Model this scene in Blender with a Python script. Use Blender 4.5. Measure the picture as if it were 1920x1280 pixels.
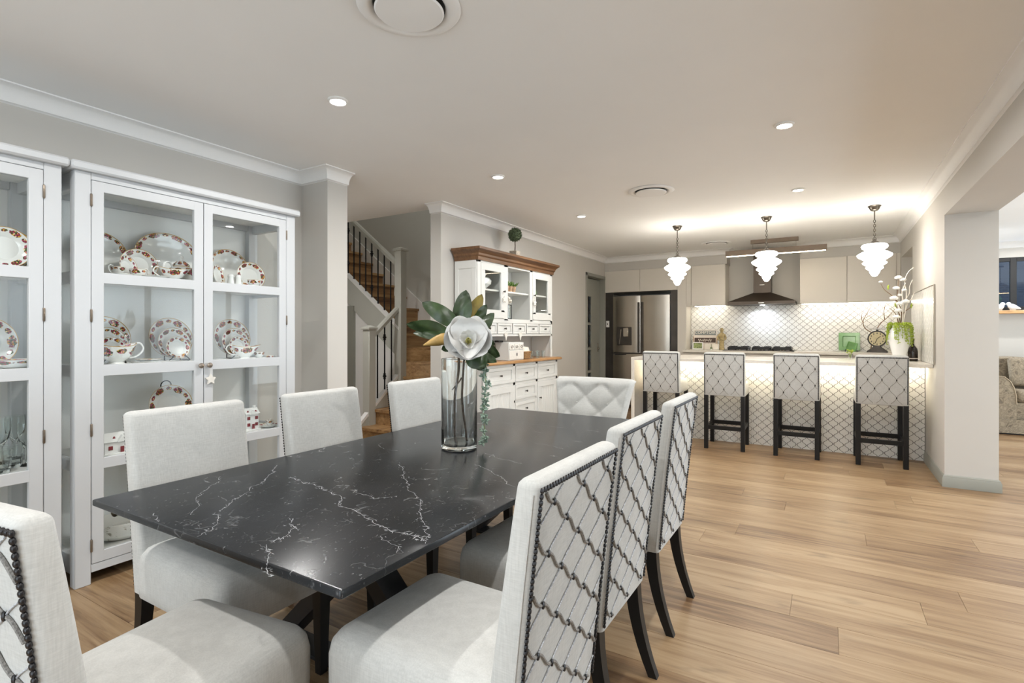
import bpy, math, random
from mathutils import Vector, Matrix
for _o in list(bpy.data.objects): bpy.data.objects.remove(_o, do_unlink=True)
R = math.radians; PI = math.pi
scene = bpy.context.scene
C = scene.collection
rnd = random.Random(7)

# ------------------------------------------------------------------ camera, world, lights, exposure
cam_data = bpy.data.cameras.new('camera'); cam = bpy.data.objects.new('camera', cam_data); C.objects.link(cam)
cam_data.sensor_width = 36.0; cam_data.lens = 985.0/1920.0*36.0
cam_data.shift_y = -16.0/1920.0; cam_data.clip_start = 0.02
cam.location = (0, 0, 1.338); cam.rotation_euler = (R(90), 0, math.atan(593/985.0))
scene.camera = cam
world = bpy.data.worlds.new('dusk'); scene.world = world; world.use_nodes = True
bg = world.node_tree.nodes['Background']
bg.inputs[0].default_value = (0.80, 0.90, 1.0, 1); bg.inputs[1].default_value = 5.4
vs = scene.view_settings
vs.view_transform = 'Standard'; vs.look = 'None'; vs.gamma = 1.0; vs.use_curve_mapping = False
vs.exposure = 0.42
scene.cycles.transparent_max_bounces = 32
DOWN_W = 13.0
DOWNLIGHTS = [(-2.46, 2.11), (-0.245, 3.86), (-2.46, 3.85), (-2.46, 5.65), (-0.245, 5.67),       # in view
              (-0.245, 2.11), (-2.46, 0.35), (-0.245, 0.35), (-2.46, -1.3), (-0.245, -1.3),      # the rest of the grid, over and behind the camera
              (-4.8, 3.75), (2.3, 2.2), (2.3, 5.0), (2.4, 7.6), (2.45, 9.9), (4.0, 5.0), (4.0, 8.6)]
def area_disc(name, loc, power, size, spread, col=(1.0, 0.93, 0.84)):
    l = bpy.data.lights.new(name, 'AREA'); l.shape = 'DISK'; l.size = size; l.energy = power; l.spread = spread; l.color = col
    o = bpy.data.objects.new(name, l); o.location = loc; C.objects.link(o); return o
for _x, _y in DOWNLIGHTS:
    area_disc('downlight_lamp', (_x, _y, 2.684), DOWN_W, 0.085, R(170), (1.0, 0.985, 0.965))

area_disc('stairwell_fill', (-5.0, 5.6, 5.27), 11.0, 0.3, R(175), (1.0, 0.97, 0.92))  # unseen lamp added high up to brighten the stairs
for _n, _l, _r, _sx, _sy in (('rear_fill_portal', (-1.0, -2.31, 1.25), (R(90), 0, 0), 2.2, 2.3), ('living_fill_portal', (5.19, 5.4, 1.25), (R(90), 0, R(90)), 6.8, 2.3)):  # portals at the added glazing that lets in cool fill
    _d = bpy.data.lights.new(_n, 'AREA'); _d.shape = 'RECTANGLE'; _d.size = _sx; _d.size_y = _sy; _d.cycles.is_portal = True
    _o = bpy.data.objects.new(_n, _d); _o.location = _l; _o.rotation_euler = _r; C.objects.link(_o)

# ------------------------------------------------------------------ node helpers / materials
def nmat(name):
    m = bpy.data.materials.new(name); m.use_nodes = True
    nt = m.node_tree; nt.nodes.clear()
    out = nt.nodes.new('ShaderNodeOutputMaterial'); b = nt.nodes.new('ShaderNodeBsdfPrincipled')
    nt.links.new(b.outputs[0], out.inputs[0])
    return m, nt, b, out
def N(nt, t, **kw):
    n = nt.nodes.new(t)
    for k, v in kw.items():
        if k.startswith('i_'):
            key = k[2:]; key = int(key) if key.isdigit() else key
            n.inputs[key].default_value = v
        else: setattr(n, k, v)
    return n
def L(nt, a, b): nt.links.new(a, b)
def math_n(nt, op, a, b=None, c=None):
    n = nt.nodes.new('ShaderNodeMath'); n.operation = op
    for i, x in enumerate((a, b, c)):
        if x is None: continue
        if isinstance(x, (int, float)): n.inputs[i].default_value = x
        else: L(nt, x, n.inputs[i])
    return n.outputs[0]
def ramp(nt, fac, stops):
    n = nt.nodes.new('ShaderNodeValToRGB'); e = n.color_ramp.elements
    while len(e) < len(stops): e.new(0.5)
    for i, (p, c) in enumerate(stops):
        e[i].position = p; e[i].color = tuple(c)+(1,) if len(c) == 3 else c
    if fac is not None: L(nt, fac, n.inputs[0])
    return n.outputs[0]
def mixc(nt, fac, a, b):
    n = nt.nodes.new('ShaderNodeMix'); n.data_type = 'RGBA'
    for s, x in ((n.inputs[0], fac), (n.inputs[6], a), (n.inputs[7], b)):
        if isinstance(x, (int, float)): s.default_value = x
        elif isinstance(x, tuple): s.default_value = x+(1,) if len(x) == 3 else x
        else: L(nt, x, s)
    return n.outputs[2]
def objco(nt, scale=(1, 1, 1)):
    t = nt.nodes.new('ShaderNodeTexCoord'); m = nt.nodes.new('ShaderNodeMapping')
    m.inputs['Scale'].default_value = scale; L(nt, t.outputs['Object'], m.inputs[0]); return m.outputs[0]
def noise(nt, vec, scale, detail=3, rough=0.5, dist=0.0):
    n = nt.nodes.new('ShaderNodeTexNoise'); n.inputs['Scale'].default_value = scale
    n.inputs['Detail'].default_value = detail; n.inputs['Roughness'].default_value = rough; n.inputs['Distortion'].default_value = dist
    L(nt, vec, n.inputs['Vector']); return n.outputs[0]
def bump(nt, b, h, strength=0.2, dist=0.01):
    n = nt.nodes.new('ShaderNodeBump'); n.inputs['Strength'].default_value = strength; n.inputs['Distance'].default_value = dist
    L(nt, h, n.inputs['Height']); L(nt, n.outputs[0], b.inputs['Normal'])
def plain(name, col, rough=0.5, metal=0.0, var=0.05, vscale=6.0, bmp=0.0, bscale=120.0, spec=0.5, coat=0.0):
    m, nt, b, out = nmat(name)
    co = objco(nt); f = noise(nt, co, vscale, 3)
    dark = tuple(max(0, c*(1-var)) for c in col); lite = tuple(min(1, c*(1+var)) for c in col)
    L(nt, ramp(nt, f, [(0.3, dark), (0.7, lite)]), b.inputs['Base Color'])
    b.inputs['Roughness'].default_value = rough; b.inputs['Metallic'].default_value = metal
    b.inputs['Specular IOR Level'].default_value = spec; b.inputs['Coat Weight'].default_value = coat
    if bmp: bump(nt, b, noise(nt, co, bscale, 2), bmp, 0.004)
    return m
def emis(name, col, strength):
    m, nt, b, out = nmat(name); nt.nodes.remove(b)
    e = nt.nodes.new('ShaderNodeEmission'); e.inputs[0].default_value = tuple(col)+(1,); e.inputs[1].default_value = strength
    L(nt, e.outputs[0], out.inputs[0]); return m
def pane_mat(name, tint=(1, 1, 1), ior=1.45, rough=0.0):
    m, nt, b, out = nmat(name); nt.nodes.remove(b)
    t = N(nt, 'ShaderNodeBsdfTransparent'); t.inputs[0].default_value = tuple(tint)+(1,)
    g = N(nt, 'ShaderNodeBsdfGlossy'); g.inputs['Roughness'].default_value = rough
    lw = N(nt, 'ShaderNodeLayerWeight'); lw.inputs[0].default_value = 0.5
    f0 = ((ior-1)/(ior+1))**2
    fr = math_n(nt, 'ADD', math_n(nt, 'MULTIPLY', math_n(nt, 'POWER', lw.outputs['Facing'], 5.0), 1-f0), f0)
    x = N(nt, 'ShaderNodeMixShader'); L(nt, fr, x.inputs[0]); L(nt, t.outputs[0], x.inputs[1]); L(nt, g.outputs[0], x.inputs[2])
    L(nt, x.outputs[0], out.inputs[0]); return m
def glass_mat(name, col=(1, 1, 1), rough=0.0):
    m, nt, b, out = nmat(name); nt.nodes.remove(b)
    g = N(nt, 'ShaderNodeBsdfGlass'); g.inputs['IOR'].default_value = 1.45; g.inputs['Roughness'].default_value = rough
    g.inputs[0].default_value = tuple(col)+(1,); L(nt, g.outputs[0], out.inputs[0]); return m
def linen(name, col, var=0.10, stripes=0.5):
    m, nt, b, out = nmat(name)
    a = noise(nt, objco(nt, (260, 260, 26)), 1.0, 2); c2 = noise(nt, objco(nt, (30, 30, 330)), 1.0, 2)
    big = noise(nt, objco(nt), 9.0, 3)
    h = math_n(nt, 'MULTIPLY', math_n(nt, 'ADD', a, c2), 0.5)
    hh = math_n(nt, 'ADD', math_n(nt, 'MULTIPLY', h, 0.8), math_n(nt, 'MULTIPLY', big, 0.2))
    L(nt, ramp(nt, hh, [(0.36, tuple(c*(1-var) for c in col)), (0.64, tuple(min(1, c*(1+var)) for c in col))]), b.inputs['Base Color'])
    b.inputs['Roughness'].default_value = 0.92; b.inputs['Specular IOR Level'].default_value = 0.15
    b.inputs['Sheen Weight'].default_value = 0.15
    bump(nt, b, h, 0.25, 0.002)
    return m
def wood(name, cols, axis=0, scale=1.0, rough=0.42, perobj=0.0, bmp=0.06, warm=None):
    m, nt, b, out = nmat(name)
    sc = [14*scale, 14*scale, 14*scale]; sc[axis] = 0.9*scale
    t = nt.nodes.new('ShaderNodeTexCoord'); oi = nt.nodes.new('ShaderNodeObjectInfo')
    add = N(nt, 'ShaderNodeVectorMath', operation='ADD'); L(nt, t.outputs['Object'], add.inputs[0])
    mul = N(nt, 'ShaderNodeVectorMath', operation='SCALE'); cmb = N(nt, 'ShaderNodeCombineXYZ')
    L(nt, oi.outputs['Random'], cmb.inputs[0]); L(nt, oi.outputs['Random'], cmb.inputs[1]); L(nt, oi.outputs['Random'], cmb.inputs[2])
    L(nt, cmb.outputs[0], mul.inputs[0]); mul.inputs['Scale'].default_value = 37.0; L(nt, mul.outputs[0], add.inputs[1])
    mp = N(nt, 'ShaderNodeMapping'); mp.inputs['Scale'].default_value = sc; L(nt, add.outputs[0], mp.inputs[0])
    n1 = noise(nt, mp.outputs[0], 1.0, 5, 0.6, 1.2); n2 = noise(nt, mp.outputs[0], 5.0, 3, 0.6, 0.4)
    mp2 = N(nt, 'ShaderNodeMapping'); s2 = [4.5*scale]*3; s2[axis] = 1.1*scale; mp2.inputs['Scale'].default_value = s2; L(nt, add.outputs[0], mp2.inputs[0])
    n3 = noise(nt, mp2.outputs[0], 1.0, 2, 0.5, 0.5)
    f = math_n(nt, 'ADD', math_n(nt, 'MULTIPLY', n1, 0.70), math_n(nt, 'MULTIPLY', n2, 0.28))
    f = math_n(nt, 'SUBTRACT', math_n(nt, 'ADD', f, math_n(nt, 'MULTIPLY', n3, 0.36)), 0.145)
    if perobj:
        f = math_n(nt, 'ADD', f, math_n(nt, 'MULTIPLY', math_n(nt, 'SUBTRACT', oi.outputs['Random'], 0.5), perobj))
    k = len(cols)
    c = ramp(nt, f, [(0.30+0.42*i/(k-1), cc) for i, cc in enumerate(cols)])
    mp3 = N(nt, 'ShaderNodeMapping'); s3 = [9*scale]*3; s3[axis] = 1.6*scale; mp3.inputs['Scale'].default_value = s3; L(nt, add.outputs[0], mp3.inputs[0])
    kn = ramp(nt, noise(nt, mp3.outputs[0], 1.0, 3, 0.65, 0.8), [(0.60, (0, 0, 0)), (0.75, (1, 1, 1))])
    kf = math_n(nt, 'MULTIPLY', kn, 0.55)
    c = mixc(nt, kf, c, tuple(x*0.55 for x in cols[0]))
    L(nt, c, b.inputs['Base Color'])
    b.inputs['Roughness'].default_value = rough
    bump(nt, b, n2, bmp, 0.003)
    return m
M = {}
M['wall'] = plain('wall paint', (0.565, 0.54, 0.498), 0.75, var=0.015, vscale=2, bmp=0.05, bscale=300)
M['hallwall'] = plain('stair hall paint', (0.60, 0.60, 0.56), 0.75, var=0.015, vscale=2, bmp=0.05, bscale=300)
M['ceiling'] = plain('ceiling paint', (0.87, 0.865, 0.85), 0.85, var=0.01, vscale=2, bmp=0.04, bscale=300)
M['cornice'] = plain('cornice paint', (0.84, 0.83, 0.81), 0.7, var=0.01)
M['skirting'] = plain('grey skirting paint', (0.29, 0.29, 0.25), 0.45, var=0.02)
M['rail'] = plain('grey rail paint', (0.50, 0.50, 0.45), 0.45, var=0.02)
M['plank'] = wood('oak plank', [(0.105, 0.052, 0.022), (0.21, 0.126, 0.061), (0.298, 0.196, 0.104), (0.37, 0.26, 0.15)], 0, 1.0, 0.40, perobj=0.20)
M['stairwood'] = wood('rustic stair oak', [(0.15, 0.075, 0.03), (0.31, 0.175, 0.073), (0.43, 0.26, 0.115), (0.50, 0.325, 0.155)], 1, 0.8, 0.45, perobj=0.2)
M['hutchwood'] = wood('brown hutch top', [(0.085, 0.038, 0.016), (0.15, 0.072, 0.03), (0.215, 0.112, 0.05)], 1, 1.5, 0.35)
M['hutchtop'] = wood('honey worktop', [(0.25, 0.12, 0.04), (0.40, 0.21, 0.08), (0.48, 0.27, 0.11)], 1, 1.5, 0.3)
M['sillwood'] = wood('sill timber', [(0.45, 0.24, 0.10), (0.58, 0.34, 0.15), (0.66, 0.42, 0.2)], 0, 1.5, 0.4)
M['white'] = plain('white cabinet paint', (0.54, 0.552, 0.56), 0.38, var=0.012, vscale=5)
M['whitelit'] = plain('brightened white cabinet interior', (0.84, 0.84, 0.82), 0.5, var=0.012, vscale=5)  # lighter white than the frames, to make the cabinet interiors look better lit
M['hutchwhite'] = plain('white hutch paint', (0.70, 0.70, 0.67), 0.42, var=0.015, vscale=5)
M['cream'] = plain('cream kitchen laminate', (0.69, 0.645, 0.575), 0.4, var=0.01, vscale=3)
M['stone'] = plain('pale stone worktop', (0.76, 0.71, 0.63), 0.22, var=0.04, vscale=40)
M['linen'] = linen('oatmeal linen', (0.50, 0.498, 0.475))
M['linengrey'] = linen('pale grey linen', (0.50, 0.505, 0.485))
M['legblack'] = plain('black lacquered wood', (0.009, 0.008, 0.007), 0.42, var=0.2, spec=0.3)
M['blackmetal'] = plain('black steel', (0.010, 0.010, 0.011), 0.5, var=0.1)
M['iron'] = plain('wrought iron', (0.02, 0.02, 0.022), 0.5, 0.6, var=0.2)
M['nail'] = plain('black nailhead', (0.013, 0.012, 0.013), 0.38, 0.3, var=0.3, vscale=50)
M['cord'] = plain('charcoal braid', (0.22, 0.21, 0.195), 0.6, var=0.45, vscale=260, bmp=0.4, bscale=300)
M['thread'] = plain('silver braid', (0.46, 0.48, 0.51), 0.5, var=0.5, vscale=260)
M['stoolthread'] = plain('dark stitched braid', (0.25, 0.22, 0.18), 0.7, var=0.3, vscale=200)
M['hinge'] = plain('aged bronze hinge', (0.20, 0.165, 0.13), 0.4, 0.8, var=0.2)
M['knob'] = plain('dark bronze knob', (0.045, 0.04, 0.035), 0.35, 0.7, var=0.2)
M['pewter'] = plain('ribbed pewter knob', (0.30, 0.255, 0.21), 0.35, 0.8, var=0.25, vscale=60)
M['lampmetal'] = plain('antique pewter', (0.16, 0.145, 0.125), 0.3, 0.9, var=0.15)
M['steel'] = plain('brushed stainless', (0.47, 0.42, 0.355), 0.27, 1.0, var=0.06, vscale=3)
M['steeldark'] = plain('dark steel', (0.10, 0.09, 0.08), 0.35, 0.9, var=0.1)
M['hood'] = plain('dark bronze steel', (0.085, 0.068, 0.055), 0.42, 0.75, var=0.08)
M['bronze'] = plain('brushed bronze bar', (0.20, 0.15, 0.11), 0.45, 0.4, var=0.06)
M['tile'] = plain('glazed white tile', (0.80, 0.78, 0.73), 0.16, var=0.02, vscale=8)
M['grout'] = plain('dark grout', (0.10, 0.085, 0.07), 0.9, var=0.1)
M['splashgrout'] = plain('taupe grout', (0.22, 0.185, 0.15), 0.9, var=0.1)
M['pane'] = pane_mat('cabinet glass', (0.985, 0.992, 0.988), 1.26)
M['winpane'] = pane_mat('window glass', (0.7, 0.8, 0.9), 1.6)
M['vaseglass'] = glass_mat('clear vase glass', (0.99, 1, 0.995))
M['crystal'] = glass_mat('cut crystal', (0.97, 0.985, 0.98))
M['down'] = emis('downlight lens', (1, 0.97, 0.92), 30.0)
M['opal'] = emis('lit opal glass', (1.0, 0.94, 0.84), 13.5)
M['led'] = emis('warm led strip', (1.0, 0.92, 0.74), 62.0)
M['ledup'] = emis('cool white led strip', (1.0, 0.95, 0.84), 40.0)
M['ledbar'] = emis('pendant bar led', (1.0, 0.84, 0.62), 20.0)
M['domelamp'] = emis('warm dome diffuser', (1.0, 0.68, 0.34), 14.0)
M['hoodled'] = emis('hood lamp', (0.82, 0.90, 1.0), 45.0)
M['plastic'] = plain('white plastic', (0.80, 0.79, 0.76), 0.4, var=0.01)
M['black'] = plain('matt black', (0.008, 0.008, 0.008), 0.6, var=0.1)
M['chinawhite'] = plain('plain white china', (0.76, 0.765, 0.75), 0.12, var=0.01)
M['gold'] = plain('gilt', (0.62, 0.42, 0.14), 0.3, 0.7, var=0.1)
M['leaf'] = plain('magnolia leaf', (0.030, 0.055, 0.018), 0.38, var=0.5, vscale=14, bmp=0.15, bscale=60)
M['leafback'] = plain('bronze leaf back', (0.22, 0.165, 0.035), 0.5, var=0.4, vscale=12)
M['petal'] = plain('white magnolia petal', (0.79, 0.785, 0.765), 0.5, var=0.025, vscale=10)
M['stamen'] = plain('yellow green stamen', (0.45, 0.42, 0.13), 0.6, var=0.3, vscale=80)
M['bud'] = plain('bronze bud', (0.45, 0.28, 0.08), 0.5, var=0.35, vscale=14)
M['bark'] = plain('grey brown bark', (0.085, 0.062, 0.045), 0.8, var=0.5, vscale=60, bmp=0.6, bscale=90)
M['twig'] = plain('pale brown twig', (0.20, 0.12, 0.06), 0.8, var=0.3, vscale=60)
M['whitetwig'] = plain('white painted twig', (0.80, 0.74, 0.66), 0.7, var=0.05)
M['succ'] = plain('dusty green succulent', (0.20, 0.27, 0.21), 0.6, var=0.5, vscale=60)
M['moss'] = plain('dark topiary green', (0.09, 0.12, 0.06), 0.8, var=0.6, vscale=90)
M['lime'] = plain('lime trailing plant', (0.30, 0.38, 0.035), 0.6, var=0.4, vscale=60)
M['green'] = plain('leaf green', (0.10, 0.19, 0.03), 0.6, var=0.4, vscale=60)
M['greenglaze'] = plain('green glazed ceramic', (0.135, 0.30, 0.10), 0.18, var=0.12, vscale=14)
M['pot'] = plain('terracotta weathered', (0.45, 0.30, 0.185), 0.85, var=0.3, vscale=50)
M['woodpot'] = plain('weathered timber', (0.42, 0.37, 0.30), 0.85, var=0.25, vscale=50)
M['whitewash'] = plain('whitewashed timber', (0.74, 0.71, 0.65), 0.7, var=0.06, vscale=40)
M['statue'] = plain('sandstone', (0.44, 0.34, 0.165), 0.8, var=0.25, vscale=40)
M['bottle'] = plain('dark brown bottle', (0.022, 0.014, 0.009), 0.15, var=0.2)
M['signgrey'] = plain('slate sign', (0.20, 0.22, 0.22), 0.7, var=0.08)
M['signpink'] = plain('pale sign', (0.74, 0.66, 0.58), 0.7, var=0.05)
M['signbrown'] = plain('brown sign', (0.075, 0.045, 0.035), 0.7, var=0.1)
M['candle'] = plain('cream wax', (0.82, 0.76, 0.66), 0.5, var=0.02)
M['photo'] = plain('green garden picture', (0.20, 0.24, 0.07), 0.4, var=0.7, vscale=40)
M['dial'] = plain('aged clock dial', (0.62, 0.54, 0.33), 0.5, var=0.12, vscale=30)
M['basket'] = plain('wicker', (0.36, 0.21, 0.09), 0.8, var=0.4, vscale=80, bmp=0.4)
M['maroon'] = plain('maroon enamel', (0.20, 0.03, 0.035), 0.25, var=0.3, vscale=50)
M['silver'] = plain('silver plate', (0.52, 0.48, 0.42), 0.2, 1.0, var=0.1)
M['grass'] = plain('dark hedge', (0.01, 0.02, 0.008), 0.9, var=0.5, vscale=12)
M['pillow'] = plain('sofa piping', (0.36, 0.29, 0.20), 0.8, var=0.15, vscale=60)
M['floorbase'] = M['plank']

def marble():
    m, nt, b, out = nmat('black marble with white veins')
    co = objco(nt)
    cloud = noise(nt, co, 3.0, 4, 0.6)
    base = ramp(nt, cloud, [(0.3, (0.0085, 0.0098, 0.0115)), (0.7, (0.020, 0.022, 0.025))])
    def vein(scale, dist, rot, lo, hi, stretch, wob=0.35):
        t = nt.nodes.new('ShaderNodeTexCoord'); mp = nt.nodes.new('ShaderNodeMapping')
        mp.inputs['Rotation'].default_value = (0, 0, R(rot)); mp.inputs['Scale'].default_value = stretch; L(nt, t.outputs['Object'], mp.inputs[0])
        n = N(nt, 'ShaderNodeTexNoise'); n.inputs['Scale'].default_value = 7; n.inputs['Detail'].default_value = 4; L(nt, mp.outputs[0], n.inputs[0])
        sub = N(nt, 'ShaderNodeVectorMath', operation='SUBTRACT'); L(nt, n.outputs['Color'], sub.inputs[0]); sub.inputs[1].default_value = (.5, .5, .5)
        scl = N(nt, 'ShaderNodeVectorMath', operation='SCALE'); L(nt, sub.outputs[0], scl.inputs[0]); scl.inputs['Scale'].default_value = wob
        ad = N(nt, 'ShaderNodeVectorMath', operation='ADD'); L(nt, mp.outputs[0], ad.inputs[0]); L(nt, scl.outputs[0], ad.inputs[1])
        v = N(nt, 'ShaderNodeTexVoronoi', feature='DISTANCE_TO_EDGE'); v.inputs['Scale'].default_value = scale; L(nt, ad.outputs[0], v.inputs['Vector'])
        return ramp(nt, v.outputs['Distance'], [(lo, (1, 1, 1)), (hi, (0, 0, 0))])
    v1 = vein(1.15, 0, 28, 0.0006, 0.0055, (1, 1, 1), 0.20)
    brk = ramp(nt, noise(nt, objco(nt, (1, 1, 1)), 7.0, 5, 0.7), [(0.50, (0, 0, 0)), (0.66, (1, 1, 1))])
    v2 = vein(3.1, 0, -20, 0.0004, 0.006, (1, 1.3, 1), 0.30)
    brk2 = ramp(nt, noise(nt, objco(nt, (1.1, 1, 1)), 5.0, 5, 0.7), [(0.52, (0, 0, 0)), (0.68, (1, 1, 1))])
    fl = noise(nt, objco(nt, (70, 42, 50)), 1.0, 3, 0.6, 1.6)
    fleck = ramp(nt, fl, [(0.66, (0, 0, 0)), (0.76, (1, 1, 1))])
    f = math_n(nt, 'MAXIMUM', math_n(nt, 'MULTIPLY', v1, math_n(nt, 'MULTIPLY', brk, 0.30)), math_n(nt, 'MULTIPLY', v2, math_n(nt, 'MULTIPLY', brk2, 0.28)))
    f = math_n(nt, 'MAXIMUM', f, math_n(nt, 'MULTIPLY', fleck, 0.30))
    L(nt, mixc(nt, f, base, (0.74, 0.75, 0.76)), b.inputs['Base Color'])
    b.inputs['Roughness'].default_value = 0.24; b.inputs['Specular IOR Level'].default_value = 0.32
    return m
M['marble'] = marble(); M['vein'] = plain('white quartz vein', (0.29, 0.30, 0.31), 0.4, var=0.5, vscale=120)

def rose_china(name, reps, lo=0.60, hi=0.97, gold=0.968):
    # white china, bunches of roses round a band of the UV (u round the piece, v foot to rim) and a gilt rim
    m, nt, b, out = nmat(name)
    uv = N(nt, 'ShaderNodeTexCoord'); sep = N(nt, 'ShaderNodeSeparateXYZ'); L(nt, uv.outputs['UV'], sep.inputs[0])
    u, v = sep.outputs[0], sep.outputs[1]
    wob = noise(nt, objco(nt), 60.0, 3, 0.6)
    wob2 = math_n(nt, 'MULTIPLY', math_n(nt, 'SUBTRACT', wob, 0.5), 1.1)
    def bunch(shift, su, sv, vc):
        fu = math_n(nt, 'SUBTRACT', math_n(nt, 'FRACT', math_n(nt, 'ADD', math_n(nt, 'MULTIPLY', u, reps), shift)), 0.5)
        du = math_n(nt, 'DIVIDE', fu, su); dv = math_n(nt, 'DIVIDE', math_n(nt, 'SUBTRACT', v, vc), sv)
        d = math_n(nt, 'SQRT', math_n(nt, 'ADD', math_n(nt, 'MULTIPLY', du, du), math_n(nt, 'MULTIPLY', dv, dv)))
        return math_n(nt, 'LESS_THAN', math_n(nt, 'ADD', d, wob2), 1.0)
    mid = (lo+hi)/2; wid = (hi-lo)/2
    mask = math_n(nt, 'MAXIMUM', bunch(0.0, 0.26, wid*0.95, mid), bunch(0.5, 0.14, wid*0.55, mid+wid*0.2))
    vo = N(nt, 'ShaderNodeTexVoronoi'); vo.inputs['Scale'].default_value = 170.0; L(nt, objco(nt), vo.inputs['Vector'])
    sp = N(nt, 'ShaderNodeSeparateXYZ'); L(nt, vo.outputs['Color'], sp.inputs[0])
    n = nt.nodes.new('ShaderNodeValToRGB'); n.color_ramp.interpolation = 'CONSTANT'; e = n.color_ramp.elements
    cols = [(0.0, (0.23, 0.02, 0.05)), (0.30, (0.035, 0.06, 0.012)), (0.52, (0.62, 0.30, 0.04)), (0.66, (0.42, 0.08, 0.14)), (0.80, (0.07, 0.085, 0.02)), (0.92, (0.75, 0.62, 0.35))]
    while len(e) < len(cols): e.new(0.5)
    for i, (p, c) in enumerate(cols): e[i].position = p; e[i].color = c+(1,)
    L(nt, sp.outputs[0], n.inputs[0])
    c1 = mixc(nt, mask, (0.74, 0.75, 0.73), n.outputs[0])
    g = math_n(nt, 'GREATER_THAN', v, gold)
    L(nt, mixc(nt, g, c1, (0.50, 0.30, 0.07)), b.inputs['Base Color'])
    b.inputs['Roughness'].default_value = 0.12
    return m
M['plate'] = rose_china('rose china plate', 6, 0.66, 0.95)
M['platter'] = rose_china('rose china platter', 8, 0.80, 0.98)
M['cup'] = rose_china('rose china hollowware', 3, 0.50, 0.95, 0.975)
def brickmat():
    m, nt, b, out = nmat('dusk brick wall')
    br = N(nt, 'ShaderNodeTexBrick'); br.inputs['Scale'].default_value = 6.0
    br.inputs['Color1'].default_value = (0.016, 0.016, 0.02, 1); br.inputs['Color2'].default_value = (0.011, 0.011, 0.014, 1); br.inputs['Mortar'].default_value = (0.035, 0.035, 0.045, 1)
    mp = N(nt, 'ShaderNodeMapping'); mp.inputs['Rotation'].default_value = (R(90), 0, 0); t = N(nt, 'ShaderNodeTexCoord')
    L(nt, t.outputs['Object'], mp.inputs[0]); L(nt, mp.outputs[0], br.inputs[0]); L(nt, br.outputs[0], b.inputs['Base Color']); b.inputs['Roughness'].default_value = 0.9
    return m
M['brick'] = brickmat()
def damask():
    m, nt, b, out = nmat('tan floral sofa cloth')
    co = objco(nt)
    n = noise(nt, co, 11.0, 4, 0.55, 2.6)
    v = N(nt, 'ShaderNodeTexVoronoi', feature='SMOOTH_F1'); v.inputs['Scale'].default_value = 13; L(nt, co, v.inputs['Vector'])
    f = math_n(nt, 'ADD', math_n(nt, 'MULTIPLY', n, 0.7), math_n(nt, 'MULTIPLY', v.outputs[0], 0.45))
    L(nt, ramp(nt, f, [(0.40, (0.15, 0.12, 0.085)), (0.50, (0.30, 0.245, 0.17)), (0.56, (0.19, 0.155, 0.11)), (0.66, (0.31, 0.255, 0.18))]), b.inputs['Base Color'])
    b.inputs['Roughness'].default_value = 0.85
    bump(nt, b, n, 0.15, 0.004); return m
M['damask'] = damask()
def printcloth():
    m, nt, b, out = nmat('white cloth with grey green sprigs')
    n = noise(nt, objco(nt, (1, 0.5, 1)), 15.0, 4, 0.6, 2.0)
    L(nt, ramp(nt, n, [(0.60, (0.80, 0.80, 0.76)), (0.66, (0.20, 0.18, 0.11))]), b.inputs['Base Color']); b.inputs['Roughness'].default_value = 0.4
    return m
M['sprig'] = printcloth()

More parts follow.
